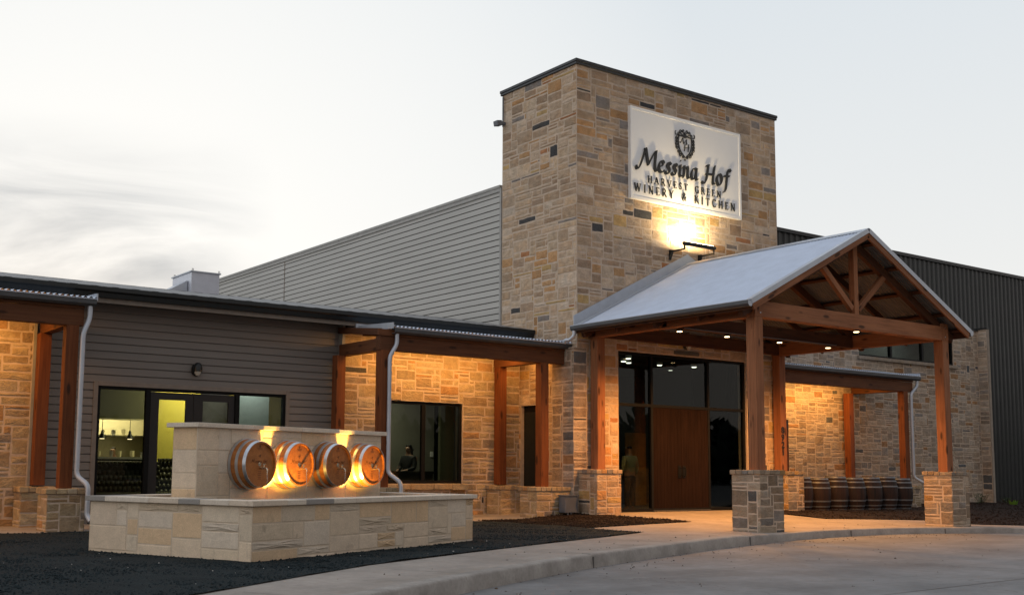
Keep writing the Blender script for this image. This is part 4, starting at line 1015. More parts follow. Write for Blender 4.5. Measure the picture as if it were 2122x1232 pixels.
for s in (-1, 1):
    for d in (.35, 1.25, 2.15, 3.05, 3.7):
        x = XC+s*d; z = ZR-.085-d*slope
        beam('purlin', (x, YC0+.03, z), (x, YF-.02, z), .09, .05, can, 'timber_dark', bevel=0, upv=(s*slope, 0, 1))
    beam('rake_board', (XC+s*(XC-XL-.03), YC0+.03, ZE-.10), (XC, YC0+.03, ZR-.105), .045, .19, can)
    n = Vector((s*slope, 0, 1)).normalized(); run = Vector((-s*1, 0, slope)).normalized(); ln = math.hypot(XC-XL, ZR-ZE)
    b = MB(); O = Vector((XC+s*(XC-XL), YC0+.02, ZE)) 
    corrugated(b, O, (0, 1, 0), run, YF-YC0-.03, ln, .09, .014, per=8, Nn=tuple(n)); b.build('roof_sheet', M['galv'], can, smooth=True)
    b = MB(); corrugated(b, O-n*.02+Vector((0, .02, 0)), (0, 1, 0), run, YF-YC0-.06, ln-.02, .09, .014, per=8, Nn=tuple(n)); b.build('canopy_shade_sheet', M['roof_shade'], can, smooth=True)
    b = MB(); b.obox(Vector((XC+s*(XC-XL), YC0-.012, ZE-.075)), run*ln, Vector((0, .012, 0)), n*.10)
    b.obox(Vector((XC+s*(XC-XL), YC0, ZE+.013)), run*ln, Vector((0, .16, 0)), n*.006); b.build('barge_flashing', M['zinc'], can)
    b = MB(); b.obox(Vector((XC+s*(XC-XL), YF-.034, ZE+.013)), run*ln, Vector((0, .012, 0)), Vector((0, 0, .24)))
    b.obox(Vector((XC+s*(XC-XL), YF-.26, ZE+.0145)), run*ln, Vector((0, .225, 0)), n*.006); b.build('wall_flashing', M['zinc'], can)
    # gutter
    gx = XC+s*(XC-XL); k = s
    b = MB(); b.prism([(gx-k*.01, YC0, ZE-.01), (gx-k*.01, YC0, ZE-.10), (gx+k*.03, YC0, ZE-.135), (gx+k*.09, YC0, ZE-.125), (gx+k*.125, YC0, ZE-.08), (gx+k*.125, YC0, ZE-.01), (gx+k*.115, YC0, ZE-.01), (gx+k*.113, YC0, ZE-.075), (gx+k*.085, YC0, ZE-.115), (gx+k*.03, YC0, ZE-.122), (gx, YC0, ZE-.095), (gx, YC0, ZE-.01)], (0, YF-YC0-.04, 0))
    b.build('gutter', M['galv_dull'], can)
    b = MB(); b.tube([(gx+k*.12, YC0, ZE-.008), (gx+k*.12, YF-.04, ZE-.008)], .010, 6); b.build('gutter_rim', M['zinc'], can)
    b = MB(); b.prism([(gx, YC0-.004, ZE-.01), (gx, YC0-.004, ZE-.10), (gx+k*.03, YC0-.004, ZE-.13), (gx+k*.09, YC0-.004, ZE-.12), (gx+k*.12, YC0-.004, ZE-.08), (gx+k*.12, YC0-.004, ZE-.01)], (0, .006, 0)); b.build('gutter_end', M['zinc'], can)
    beam('eave_board', (gx-k*.04, YC0+.05, ZE-.10), (gx-k*.04, YF-.02, ZE-.10), .03, .15, can, 'timber_dark')
b = MB()
for s in (-1, 1): b.obox(Vector((XC, YC0-.01, ZR+.022)), Vector((s*.16, 0, -s*0-.16*slope)), Vector((0, YF-YC0-.02, 0)), Vector((0, 0, .006)))
b.build('ridge_cap', M['zinc'], can)
bolts(can, [(XC-PA+.03, PF-.13, 4.18), (XC-PA+.03, PF-.13, 4.40), (XC+PA-.03, PF-.13, 4.18), (XC+PA-.03, PF-.13, 4.40)])
bolts(can, [(XC-PA-.123, PF+.05, 4.34)], (-1, 0, 0))
downspout(can, [(XL-.05, 19.40, ZE-.12), (XL-.05, 19.40, ZE-.24), (XL-.10, 19.52, ZE-.34), (XL-.14, 19.62, 4.02), (XL-.14, 19.66, 3.95)], .045)
# conduit and downlights
b = MB(); b.tube([(18.0, 16.9, 4.13), (23.4, 16.9, 4.13)], .012, 6); b.build('conduit', M['plastic_grey'], can)
for i, (x, y, lb) in enumerate(((17.95, 17.0, 'lit round downlight nearest the left canopy beam'), (19.5, 17.0, 'lit round downlight second from the left under the canopy'), (21.35, 17.0, 'lit round downlight right of the near canopy post'), (20.95, 14.61, 'lit round downlight under the front tie beam'), (23.2, 17.0, 'lit round downlight toward the right canopy beam'))):
    z = 4.10; t_ = thing('downlight', lb, 'downlight', (x, y, z), group='downlights under the canopy')
    b = MB(); b.lathe([(.075, 0), (.085, -.01), (.08, -.035), (.062, -.04)], 20); b.build('housing', M['galv_dull'], t_, smooth=True, local=True)
    b = MB(); b.lathe([(.060, -.036), (.055, -.046), (.001, -.048)], 20); b.build('lens', M['bulb'], t_, local=True)
    lamp('canopy_light', 'SPOT', (x, y, z-.07), 600 if i != 3 else 60, (1, .43, .10), spot_size=2.7, spot_blend=.6, shadow_soft_size=.05)

# ================================================================== sign
SX0, SX1, SZ0, SZ1, SY = 18.87, 22.90, 7.72, 10.02, 19.42
sg = thing('winery_sign', 'white illuminated sign board with black lettering and crest on the tower', 'sign', (20.9, SY, 7.72))
b = MB(); b.box(SX0, SX1, SY, SY+.09, SZ0, SZ1); b.build('board', M['white_sign'], sg, bevel=.004)
b = MB()
for a, c, z0_, z1_ in ((SX0-.03, SX0+.05, SZ0-.03, SZ1+.03), (SX1-.05, SX1+.03, SZ0-.03, SZ1+.03)): b.box(a, c, SY-.014, SY+.095, z0_, z1_)
for z0_, z1_ in ((SZ0-.03, SZ0+.05), (SZ1-.05, SZ1+.03)): b.box(SX0+.05, SX1-.05, SY-.012, SY+.093, z0_, z1_)
b.build('frame', M['white_sign'], sg, bevel=.006)
class Pen:
    def __init__(s, place, d0, d1): s.mb = MB(); s.place = place; s.d0 = d0; s.d1 = d1; s.k = 0
    def quad(s, q):
        s.k += 1; e_ = (s.k % 40)*.00012
        ar = sum(q[i][0]*q[(i+1) % 4][1]-q[(i+1) % 4][0]*q[i][1] for i in range(4))
        if abs(ar) < 1e-9: return
        vs = [s.place(x, z, s.d0) for x, z in q]+[s.place(x, z, s.d1+e_) for x, z in q]
        s.mb.add(vs, [(3, 2, 1, 0), (4, 5, 6, 7), (0, 1, 5, 4), (1, 2, 6, 5), (2, 3, 7, 6), (3, 0, 4, 7)])
    def nib(s, pts, w_, ang, thin=.25, smooth=True, n=6):
        pts = [Vector(p) for p in pts]
        if smooth and len(pts) > 2: pts = cat(pts, n)
        for a_, wd in ((ang, w_), (ang+math.pi/2, w_*thin)):
            nx, nz_ = math.cos(a_)*wd/2, math.sin(a_)*wd/2
            for p, q in zip(pts, pts[1:]):
                s.quad([(p.x-nx, p.y-nz_), (p.x+nx, p.y+nz_), (q.x+nx, q.y+nz_), (q.x-nx, q.y-nz_)])
        
    def line(s, pts, w_, smooth=False):
        pts = [Vector(p) for p in pts]
        if smooth: pts = cat(pts, 6)
        for p, q in zip(pts, pts[1:]):
            d = (q-p)
            if d.length < 1e-6: continue
            d.normalize(); nn = Vector((-d.y, d.x))*w_/2; p2, q2 = p-d*w_*.15, q+d*w_*.15
            s.quad([tuple(p2-nn), tuple(q2-nn), tuple(q2+nn), tuple(p2+nn)])
SCRIPT = {
 'M': ([[(-.02, .12), (.10, -.12), (.34, .02), (.62, .55), (.86, 1.15), (1.10, 1.70)], [(.95, 1.68), (1.12, 1.70), (1.22, 1.2), (1.38, .38)], [(1.38, .38), (1.75, 1.0), (2.12, 1.55), (2.32, 1.72)], [(2.32, 1.72), (2.22, 1.1), (2.14, .35), (2.25, .02), (2.48, .10)]]),
 'e': ([[(.14, .46), (.48, .60), (.64, .84), (.46, 1.0), (.20, .82), (.07, .45), (.16, .10), (.42, .02), (.70, .24)]]),
 's': ([[(.66, .82), (.50, .99), (.28, .90), (.27, .68), (.46, .48), (.50, .24), (.32, .03), (.08, .03), (-.03, .18)]]),
 'i': ([[(.08, .80), (.26, .99), (.24, .60), (.16, .18), (.26, .01), (.48, .16)], [(.30, 1.36), (.36, 1.42)]]),
 'n': ([[(.0, .82), (.17, .99), (.17, .55), (.06, .0)], [(.12, .40), (.32, .82), (.54, .99), (.62, .78), (.55, .28), (.64, .01), (.86, .16)]]),
 'a': ([[(.70, .92), (.46, 1.0), (.20, .82), (.05, .42), (.12, .06), (.34, .06), (.56, .42), (.72, .98)], [(.72, .98), (.62, .40), (.66, .02), (.88, .14)]]),
 'H': ([[(.50, 1.42), (.70, 1.56), (.90, 1.50)], [(.80, 1.52), (.66, .85), (.48, .18), (.20, -.12), (-.08, .0)], [(1.60, 1.62), (1.44, 1.0), (1.32, .25), (1.42, .0), (1.62, .10)], [(.45, .76), (.9, .80), (1.5, .82)]]),
 'o': ([[(.40, 1.0), (.14, .80), (.06, .40), (.22, .04), (.46, .06), (.68, .38), (.66, .80), (.44, 1.0), (.30, .94)]]),
 'f': ([[(1.12, 1.44), (.98, 1.62), (.78, 1.48), (.66, .95), (.54, .2), (.42, -.34), (.14, -.52)], [(.28, .94), (.62, .97), (.98, 1.0)]]),
}
def script_text(pen, text, x, z, xh, w_, ang=R(38), adv=None, thin=.28):
    for ch, dx in text:
        for st in SCRIPT[ch]:
            pen.nib([(x+dx+p[0]*xh, z+p[1]*xh) for p in st], w_, ang, thin)
MESS = [('M', .14), ('e', .91), ('s', 1.16), ('s', 1.39), ('i', 1.63), ('n', 1.80), ('a', 2.10), ('H', 2.52), ('o', 3.06), ('f', 3.28)]
TK, TN = .17, .075
def A(*p): return list(p)
CAPS = {  # (points, width, smooth); unit cap height
 'H': (.80, [([(.12, 0), (.12, 1)], TK), ([(.68, 0), (.68, 1)], TK), ([(.12, .52), (.68, .52)], TN)], [(.12, 0), (.12, 1), (.68, 0), (.68, 1)]),
 'A': (.84, [([(.06, 0), (.42, 1)], TN), ([(.40, 1), (.76, 0)], TK), ([(.20, .36), (.64, .36)], TN)], [(.06, 0), (.76, 0)]),
 'R': (.74, [([(.12, 0), (.12, 1)], TK), ([(.12, .97), (.42, .97), (.56, .76), (.42, .52), (.12, .50)], TN*1.4, 1), ([(.34, .50), (.72, 0)], TK*.9)], [(.12, 0), (.10, 1)]),
 'V': (.80, [([(.06, 1), (.40, 0)], TK), ([(.40, 0), (.74, 1)], TN)], [(.06, 1), (.74, 1)]),
 'E': (.58, [([(.12, 0), (.12, 1)], TK), ([(.12, .97), (.50, .97)], TN), ([(.12, .52), (.44, .52)], TN), ([(.12, .03), (.54, .03)], TN), ([(.50, .97), (.50, .84)], TN*.7), ([(.54, .03), (.54, .18)], TN*.7)], [(.10, 0), (.10, 1)]),
 'S': (.54, [([(.46, .84), (.30, .98), (.10, .86), (.12, .66), (.36, .44), (.46, .22), (.30, .02), (.06, .10)], TK*.75, 1), ([(.46, .96), (.46, .78)], TN*.7), ([(.06, .02), (.06, .22)], TN*.7)], []),
 'T': (.70, [([(.35, 0), (.35, 1)], TK), ([(.04, .97), (.66, .97)], TN), ([(.04, .97), (.04, .82)], TN*.7), ([(.66, .97), (.66, .82)], TN*.7)], [(.35, 0)]),
 'G': (.82, [([(.72, .84), (.48, .99), (.20, .86), (.07, .50), (.20, .12), (.48, .01), (.72, .08)], TK*.85, 1), ([(.72, .0), (.72, .40)], TK*.8), ([(.72, .96), (.72, .78)], TN*.7)], [(.70, .42)]),
 'N': (.84, [([(.12, 0), (.12, 1)], TN), ([(.10, 1), (.72, 0)], TK), ([(.72, 0), (.72, 1)], TN)], [(.12, 0), (.08, 1), (.72, 1)]),
 'W': (1.10, [([(.05, 1), (.30, 0)], TK), ([(.30, 0), (.54, 1)], TN), ([(.52, 1), (.78, 0)], TK), ([(.78, 0), (1.02, 1)], TN)], [(.05, 1), (.54, 1), (1.02, 1)]),
 'I': (.36, [([(.18, 0), (.18, 1)], TK)], [(.18, 0), (.18, 1)]),
 'Y': (.74, [([(.06, 1), (.38, .48)], TK), ([(.38, .48), (.70, 1)], TN), ([(.38, 0), (.38, .5)], TK)], [(.06, 1), (.70, 1), (.38, 0)]),
 'K': (.76, [([(.12, 0), (.12, 1)], TK), ([(.14, .46), (.62, 1)], TN), ([(.24, .56), (.72, 0)], TK)], [(.12, 0), (.12, 1), (.62, 1), (.72, 0)]),
 'C': (.76, [([(.68, .84), (.46, .99), (.20, .86), (.07, .50), (.20, .12), (.46, .01), (.70, .14)], TK*.85, 1), ([(.68, .96), (.68, .76)], TN*.7)], []),
 '&': (.84, [([(.74, .02), (.26, .64), (.30, .94), (.46, .96), (.52, .76), (.16, .42), (.10, .14), (.30, .0), (.56, .14), (.72, .50)], TK*.62, 1), ([(.62, .5), (.82, .5)], TN)], []),
}
def caps_text(pen, text, x0, x1, z, h):
    tot = sum(CAPS[c][0] if c != ' ' else .55 for c in text); gaps = len(text)-1
    sp = ((x1-x0)/h-tot)/gaps; x = x0
    for c in text:
        if c == ' ': x += (.55+sp)*h; continue
        wd, strokes, ser = CAPS[c]
        for st in strokes: pen.line([(x+p[0]*h, z+p[1]*h) for p in st[0]], st[1]*h, len(st) > 2)
        for sx, sz in ser: pen.line([(x+(sx-.14)*h, z+(sz+(.02 if sz < .5 else -.02))*h), (x+(sx+.14)*h, z+(sz+(.02 if sz < .5 else -.02))*h)], .045*h)
        x += (wd+sp)*h
plc = lambda x, z, d: Vector((SX0+x, SY-d, SZ0+z))
pen = Pen(plc, .014, .034); script_text(pen, MESS, 0, .775, .305, .105); pen.mb.build('script_lettering', M['letter'], sg)
pen = Pen(plc, .014, .030); caps_text(pen, 'HARVEST GREEN', .55, 3.23, .445, .175); pen.mb.build('capital_lettering', M['letter'], sg)
pen = Pen(plc, .014, .030); caps_text(pen, 'WINERY & KITCHEN', .08, 3.78, .165, .20); pen.mb.build('capital_lettering', M['letter'], sg)
# crest: crown of scrolls, shield with monogram, scrolls round it
pen = Pen(lambda x, z, d: Vector((SX0+1.90+x, SY-d, SZ0+1.68+z)), .014, .030)
def spiral(cx, cz, r, a0, turns, w_, tail=None):
    pts = []
    n = int(14*abs(turns))
    for i in range(n+1):
        t_ = i/n; a = a0+turns*2*math.pi*t_; rr = r*(1-.8*t_); pts.append((cx+rr*math.cos(a), cz+rr*math.sin(a)))
    if tail: pts = [tail]+pts
    pen.line(pts, w_)
for w_ in (.026,):
    pen.line([(-.235, .17), (-.10, .19), (0, .16), (.10, .19), (.235, .17)], w_, True)
    pen.line([(-.235, .17), (-.245, -.02), (-.17, -.22), (0, -.37)], w_, True); pen.line([(.235, .17), (.245, -.02), (.17, -.22), (0, -.37)], w_, True)
for s in (-1, 1):
    spiral(s*.15, .30, .055, R(-90), s*1.1, .018, (s*.06, .19)); spiral(s*.22, .24, .045, R(-90), s*1.1, .016, (s*.12, .18)); spiral(s*.06, .33, .045, R(-90), s*1.0, .018, (0, .20))
    pen.line([(s*.24, .17), (s*.29, .20), (s*.34, .19), (s*.36, .25), (s*.33, .29)], .018, True)
    for zz, rr, xx in ((.10, .05, .30), (.02, .045, .305), (-.06, .05, .31), (-.14, .06, .29), (-.24, .045, .235), (-.31, .06, .17), (-.36, .04, .07)):
        spiral(s*xx, zz, rr, R(90), -s*1.25, .019); 
    for zz in (.13, .08, .03): pen.line([(s*.26, zz), (s*.33, zz-.03)], .02)
spiral(0, -.43, .03, R(90), 1.0, .014); pen.line([(0, .16), (0, .30)], .03); pen.line([(-.08, .20), (.08, .20)], .05)
for (st) in ([(-.20, .02), (-.16, .0), (-.12, .10), (-.08, .14)], [(-.08, .14), (-.07, .05), (-.04, -.02)], [(-.04, -.02), (.0, .06), (.06, .12)], [(.06, .12), (.05, .04), (.07, -.02)]): pen.nib(st, .022, R(38), .4)
for (st) in ([(.0, -.02), (-.01, -.12), (-.03, -.2)], [(.13, .0), (.12, -.12), (.11, -.2)], [(-.04, -.11), (.16, -.09)]): pen.nib(st, .026, R(30), .4)
pen.mb.build('crest', M['letter'], sg)

# sign light bar on two arms
lb = thing('sign_light_bar', 'black linear lamp on two arms lighting the sign', 'sign light', (21.0, 19.2, 6.6))
BX0, BX1, BY, BZ = 20.22, 21.36, 18.98, 6.66
b = MB(); b.prism([(BX0, BY-.05, BZ-.04), (BX0, BY+.03, BZ-.05), (BX0, BY+.06, BZ+.02), (BX0, BY-.01, BZ+.05), (BX0, BY-.06, BZ+.02)], (BX1-BX0, 0, 0)); b.build('lamp_housing', M['black_metal'], lb, bevel=.006)
b = MB(); b.obox(Vector((BX0+.04, BY+.0, BZ+.053)), Vector((BX1-BX0-.08, 0, 0)), Vector((0, .05, -.022)), Vector((0, .002, .004))); b.build('lens', M['led'], lb)
for x in (BX0+.0, BX1-.08):
    b = MB(); b.box(x+.02, x+.05, BY-.02, YF-.03, BZ-.17, BZ-.13); b.box(x+.02, x+.05, BY-.02, BY+.01, BZ-.13, BZ-.03)
    b.prism([(x+.0, YF-.03, BZ-.36), (x+.0, YF-.03, BZ-.11), (x+.0, YF-.12, BZ-.11), (x+.0, YF-.12, BZ-.18)], (.07, 0, 0)); b.build('bracket_arm', M['black_metal'], lb)
lamp('sign_light', 'AREA', ((BX0+BX1)/2, BY+.035, BZ+.085), 115, (1.0, .76, .42), shape='RECTANGLE', size=1.0, size_y=.10, aim=(0, .36, 1))

# wall lamps
def wall_lamp(label, x, y, z):
    t_ = thing('wall_lamp', label, 'wall lamp', (x, y, z))
    b = MB(); b.lathe([(.001, .0), (.11, 0), (.115, -.03), (.10, -.05), (.001, -.052)], 24, axis='Y'); o_ = b.build('back_plate', M['black_metal'], t_, smooth=True, local=True)
    for v in o_.data.vertices: v.co.z *= 1.15; v.co.y = -abs(v.co.y)
    b = MB(); b.lathe([(.001, .15), (.05, .14), (.085, .09), (.095, .03), (.095, -.03), (.085, -.035)], 20); o_ = b.build('lamp_shade', M['gutter_black'], t_, smooth=True, local=True); o_.location = (0, -.10, 0)
    b = MB(); b.lathe([(.070, -.03), (.062, -.08), (.035, -.12), (.001, -.13)], 16); o_ = b.build('globe', plain('frosted_glass', (.5, .48, .42), .25), t_, smooth=True, local=True); o_.location = (0, -.10, 0)
wall_lamp('black oval wall lamp above the main entrance glazing', 20.78, YF-.03, 4.17)
wall_lamp('black oval wall lamp on taupe siding above the left doors', 8.67, 21.78, 2.98)

# house number on the back right post
def digits(txt, x, y, z, size, mat, parent, step=None, name='digit', rz=0):
    obs = []
    for i, ch in enumerate(txt):
        cu = bpy.data.curves.new(name, 'FONT'); cu.body = ch; cu.size = size; cu.extrude = .006; cu.offset = size*.022; cu.align_x = 'CENTER'
        tmp = bpy.data.objects.new('tmp', cu); COL.objects.link(tmp); dg = bpy.context.evaluated_depsgraph_get(); me = bpy.data.meshes.new_from_object(tmp.evaluated_get(dg)); bpy.data.objects.remove(tmp)
        me.materials.clear(); me.materials.append(mat); o_ = bpy.data.objects.new(name, me); COL.objects.link(o_); o_.parent = parent
        o_.rotation_euler = (R(90), 0, rz); o_.location = Vector((x, y, z-i*step))-parent.location; obs.append(o_)
    return obs
hn = thing('house_number', 'black house number 8921 running down the timber post', 'house number', (24.22, 19.2, 1.6))
digits('8921', 24.235-.07, 19.197, 2.02, .235, M['letter'], hn, .195)
hp = thing('reader_post', 'narrow dark panel standing beside the numbered post', 'panel', (24.62, 19.46, 1.0))
b = MB(); b.box(24.58, 24.68, 19.42, 19.5, 1.0, 2.40); b.build('panel_body', M['timber_dark'], hp); b = MB(); b.box(24.585, 24.675, 19.41, 19.42, 2.15, 2.36); b.build('panel_head', M['gutter_black'], hp)

# electrical box, floodlight, rooftop unit
eb = thing('electrical_box', 'grey utility box on a conduit at the foot of the tower', 'electrical box', (16.8, 19.5, -.1))
b = MB(); b.box(16.62, 17.0, 19.32, 19.55, .02, .40); b.build('box', M['plastic_grey'], eb, bevel=.012); b = MB(); b.box(16.60, 17.02, 19.30, 19.56, .40, .42); b.build('lid', M['plastic_grey'], eb)
b = MB(); b.tube([(16.78, 19.42, -.12), (16.78, 19.42, .03)], .022, 8); b.tube([(16.88, 19.42, -.12), (16.88, 19.42, .03)], .022, 8); b.build('conduit', M['zinc'], eb)
fl = thing('floodlight', 'small dark floodlight on the left rear corner of the tower', 'floodlight', (17.05, 22.45, 9.9))
b = MB(); b.box(16.96, 17.14, 22.30, 22.40, 9.95, 10.02); b.build('arm', M['plastic_grey'], fl); b = MB(); b.obox(Vector((16.86, 22.26, 9.88)), Vector((.16, 0, .03)), Vector((0, .18, 0)), Vector((-.03, 0, .13))); b.build('head', M['plastic_grey'], fl, bevel=.01)
b = MB(); b.tube([(17.10, 22.36, 9.9), (17.10, 22.36, 10.7)], .02, 6); b.build('conduit', M['plastic_grey'], fl)
hv = thing('rooftop_unit', 'grey boxy air handling unit with a slanted hood on the low roof', 'rooftop unit', (10.4, 26, 5))
b = MB(); b.box(10.15, 10.89, 26, 27.3, 4.98, 5.80); b.build('casing', M['hvac'], hv, bevel=.006)
b = MB(); b.box(10.12, 10.92, 25.97, 27.33, 5.80, 5.83); b.build('lid', M['zinc'], hv)
b = MB(); b.prism([(10.15, 26.35, 5.55), (10.15, 27.1, 5.55), (10.15, 27.1, 5.10), (10.15, 26.35, 5.10)], (-.05, 0, 0)); b.prism([(10.13, 26.2, 5.60), (9.72, 26.2, 5.36), (9.78, 26.2, 5.28), (10.13, 26.2, 5.05)], (0, .9, 0)); b.build('intake_hood', M['zinc'], hv)
for x, y in ((10.17, 26.02), (10.87, 26.02), (10.17, 27.25)):
    b = MB(); b.tube([(x, y, 5.82), (x, y, 5.89), (x+.03, y, 5.89), (x+.03, y, 5.82)], .007, 6); b.build('lifting_lug', M['black_metal'], hv)

# ================================================================== fountain
PH = .393; FO = Vector((5.718, 12.405, 0)); e1 = Vector((math.cos(PH), math.sin(PH), 0)); e2 = Vector((-math.sin(PH), math.cos(PH), 0))
FLn, FW, ZG, ZB, ZC = 5.08, 2.93, -.12, .545, .61
ft = thing('fountain', 'limestone fountain basin with a raised back wall on dark gravel', 'fountain', tuple(FO+e1*2.5+e2*1.4+Vector((0, 0, ZG))))
def FP(s, t_, z): return FO+e1*s+e2*t_+Vector((0, 0, z))
TH = .32
lime = dict(pal='lime', unit=.105, gap=.0022, prot=(.002, .006), jit=.0015, hw=((1, .26), (2, .44), (3, .30)), ww=(3, 7), thin_rough=True)
b = MB(); st = MB()
for i, (o_, u_, n_, ln) in enumerate(((FP(0, 0, 0), e1, -e2, FLn), (FP(0, FW, 0), -e2, -e1, FW), (FP(FLn, 0, 0), e2, e1, FW), (FP(FLn, FW, 0), -e1, e2, FLn))):
    sh = TH if i in (1, 2) else 0; wall_body(b, o_+u_*sh, u_, n_, ln-2*sh, ZG-.1, ZB, TH); masonry(st, o_, u_, n_, ln, ZG-.08, ZB, (), 71+i, ext=(.004, .004), **lime)
bw = b.build('basin_wall', M['mortar_pale'], ft); st.build('stonework', M['limestone'], bw)
def coping(mb, s0, s1, t0, t1, z0, z1, seed, along='s', seg=(.35, .8)):
    rg = random.Random(seed); a, e_ = (s0, s1) if along == 's' else (t0, t1); x = a
    while x < e_-.01:
        wd = rg.uniform(*seg)
        if e_-x-wd < .25: wd = e_-x
        y0_, y1_ = x+.001, x+wd-.001; c = pick(rg, PAL['lime']); c = tuple(.35*q+.65*k for q, k in zip(c, (.62, .555, .47)))
        if rg.random() < .07: c = (.30, .275, .25)
        dz = rg.uniform(-.002, .002)
        if along == 's': mb.obox(FP(y0_, t0, z0), e1*(y1_-y0_), e2*(t1-t0), Vector((0, 0, z1-z0+dz)), c)
        else: mb.obox(FP(s0, y0_, z0), e1*(s1-s0), e2*(y1_-y0_), Vector((0, 0, z1-z0+dz)), c)
        x += wd
O_ = .055
c = MB(); coping(c, -O_, FLn+O_, -O_, TH+.02, ZB, ZC, 5); coping(c, -O_, FLn+O_, FW-TH-.02, FW+O_, ZB, ZC, 6)
coping(c, -O_, TH+.02, TH+.02, FW-TH-.02, ZB, ZC, 7, 't'); coping(c, FLn-TH-.02, FLn+O_, TH+.02, FW-TH-.02, ZB, ZC, 8, 't'); c.build('basin_coping', M['limestone'], ft, bevel=.006)
WA, WB_, WD, WC, WT = .49, 4.59, 1.47, 1.595, .062
b = MB(); st = MB()
for i, (o_, u_, n_, ln) in enumerate(((FP(WA, WD, 0), e1, -e2, WB_-WA), (FP(WA, WD+.45, 0), -e2, -e1, .45), (FP(WB_, WD, 0), e2, e1, .45), (FP(WB_, WD+.45, 0), -e1, e2, WB_-WA))):
    sh = .2 if i in (1, 2) else 0; wall_body(b, o_+u_*sh, u_, n_, ln-2*sh, ZG, WC-WT, .2); masonry(st, o_, u_, n_, ln, .42, WC-WT, (), 91+i, ext=(.004, .004), **{**lime, 'hw': ((2, .3), (3, .4), (4, .3)), 'thin_rough': False, 'ww': (4, 9)})
# proud end pier
wall_body(b, FP(WA-.012, WD-.02, 0), e1, -e2, .40, ZG, WC-WT, .02); masonry(st, FP(WA-.012, WD-.02, 0), e1, -e2, .40, .42, WC-WT, (), 97, **{**lime, 'hw': ((2, .3), (4, .7)), 'thin_rough': False, 'ww': (4, 4)})
bk_ = b.build('back_wall', M['mortar_pale'], ft); st.build('stonework', M['limestone'], bk_)
c = MB(); coping(c, WA-.065, WB_+.065, WD-.075, WD+.52, WC-WT, WC, 15, seg=(.5, 1.1)); c.build('back_wall_coping', M['limestone'], ft, bevel=.005)
m_, t_n, b_n = new_mat('fountain_water'); b_n.inputs['Base Color'].default_value = (.02, .025, .025, 1); b_n.inputs['Roughness'].default_value = .05; bump(t_n, b_n, noise(t_n, 14, 3, .5, world=True), .3, .01)
b = MB(); b.obox(FP(TH, TH, .42), e1*(FLn-2*TH), e2*(FW-2*TH), Vector((0, 0, .01))); b.build('water', m_, ft)

def barrel_parts(t_, L_, r_end, r_mid, hoops, wood, steel, half=None, axis='Y', seg=40):
    """hoops: list of (pos 0..1, width). Y axis barrels point to -Y with h=0 at the wall"""
    rad = (lambda h: r_mid-(r_mid-r_end)*(h/L_)**2) if half else (lambda h: r_mid-(r_mid-r_end)*((h/L_-.5)*2)**2)
    n = 16; prof = [(rad(L_*i/n), L_*i/n) for i in range(n+1)]
    prof += [(r_end-.022, L_), (r_end-.024, L_-.028)]
    b = MB(); b.lathe(prof, seg, axis); st_ = b.build('staves', M[wood], t_, smooth=True, local=True)
    b = MB(); b.lathe([(.001, L_-.030), (r_end-.024, L_-.030)], seg, axis); b.build('head', M['oak_head' if wood == 'oak' else wood], t_, local=True)
    for p, wd in hoops:
        h0, h1 = L_*p-wd/2, L_*p+wd/2; h1 = min(h1, L_+.001)
        b = MB(); b.lathe([(rad(min(max(h0, 0), L_))+.0005, h0), (rad(min(max(h0, 0), L_))+.006, h0+.001), (rad(min(h1, L_))+.006, h1-.001), (rad(min(h1, L_))+.0005, h1)], seg, axis, closed=True); b.build('hoop', M[steel], t_, smooth=True, local=True)
# four half barrels on the back wall
lbl = ['half wine barrel with tap nearest the left end of the fountain wall', 'half wine barrel second from the left on the fountain wall', 'half wine barrel third from the left on the fountain wall', 'half wine barrel nearest the drainpipe end of the fountain wall']
proto = thing('wall_barrel', lbl[0], 'wine barrel', (0, 0, 0), 0, 'half barrels pouring water into the fountain')
barrel_parts(proto, .30, .308, .350, [(.12, .048), (.52, .045), (.92, .048)], 'oak', 'hoop', half=True)
pen = Pen(lambda x, z, d: Vector((x, -.27-d, z)), .0005, .002)
script_text(pen, [('M', 0), ('e', .087), ('s', .108), ('s', .129), ('i', .150), ('n', .166), ('a', .195), ('H', .235), ('o', .283), ('f', .302)], -.175, .018, .028, .0055)
for (sx, sz, w_) in ((0, .215, .10), (0, .20, .07)): pen.line([(sx-w_/2, sz), (sx+w_/2, sz)], .006)
pen.line([(-.018, .245), (.018, .245)], .012); pen.line([(0, .225), (0, .262)], .014)
for z in (-.10, -.125, -.15, -.175, -.20): pen.line([(-.03, z), (.03, z)], .007)
pen.line([(-.02, .11), (.02, .13)], .012); pen.line([(0, .09), (.02, .13)], .01)
pen.mb.build('burnt_lettering', M['burnt'], proto, local=True)
b = MB(); b.tube([(0, -.27, -.055), (0, -.34, -.055)], .017, 10); b.tube([(0, -.34, -.055), (0, -.40, -.058), (0, -.415, -.075), (0, -.415, -.10)], .012, 10); b.tube([(0, -.355, -.045), (0, -.355, -.005)], .010, 8); b.box(-.03, .03, -.362, -.348, -.005, .006); b.lathe([(.03, .270), (.03, .275), (.001, .276)], 12, 'Y')
tp = b.build('tap', M['copper_tap'], proto, smooth=True, local=True)
wm = bpy.data.materials.new('running_water'); wm.use_nodes = True; tt = wm.node_tree; tt.nodes.clear(); oo = tt.nodes.new('ShaderNodeOutputMaterial'); g1 = tt.nodes.new('ShaderNodeBsdfTransparent'); g2 = tt.nodes.new('ShaderNodeBsdfGlossy'); g2.inputs['Roughness'].default_value = .08; mx = tt.nodes.new('ShaderNodeMixShader'); mx.inputs[0].default_value = .38; tt.links.new(g1.outputs[0], mx.inputs[1]); tt.links.new(g2.outputs[0], mx.inputs[2]); tt.links.new(mx.outputs[0], oo.inputs[0])
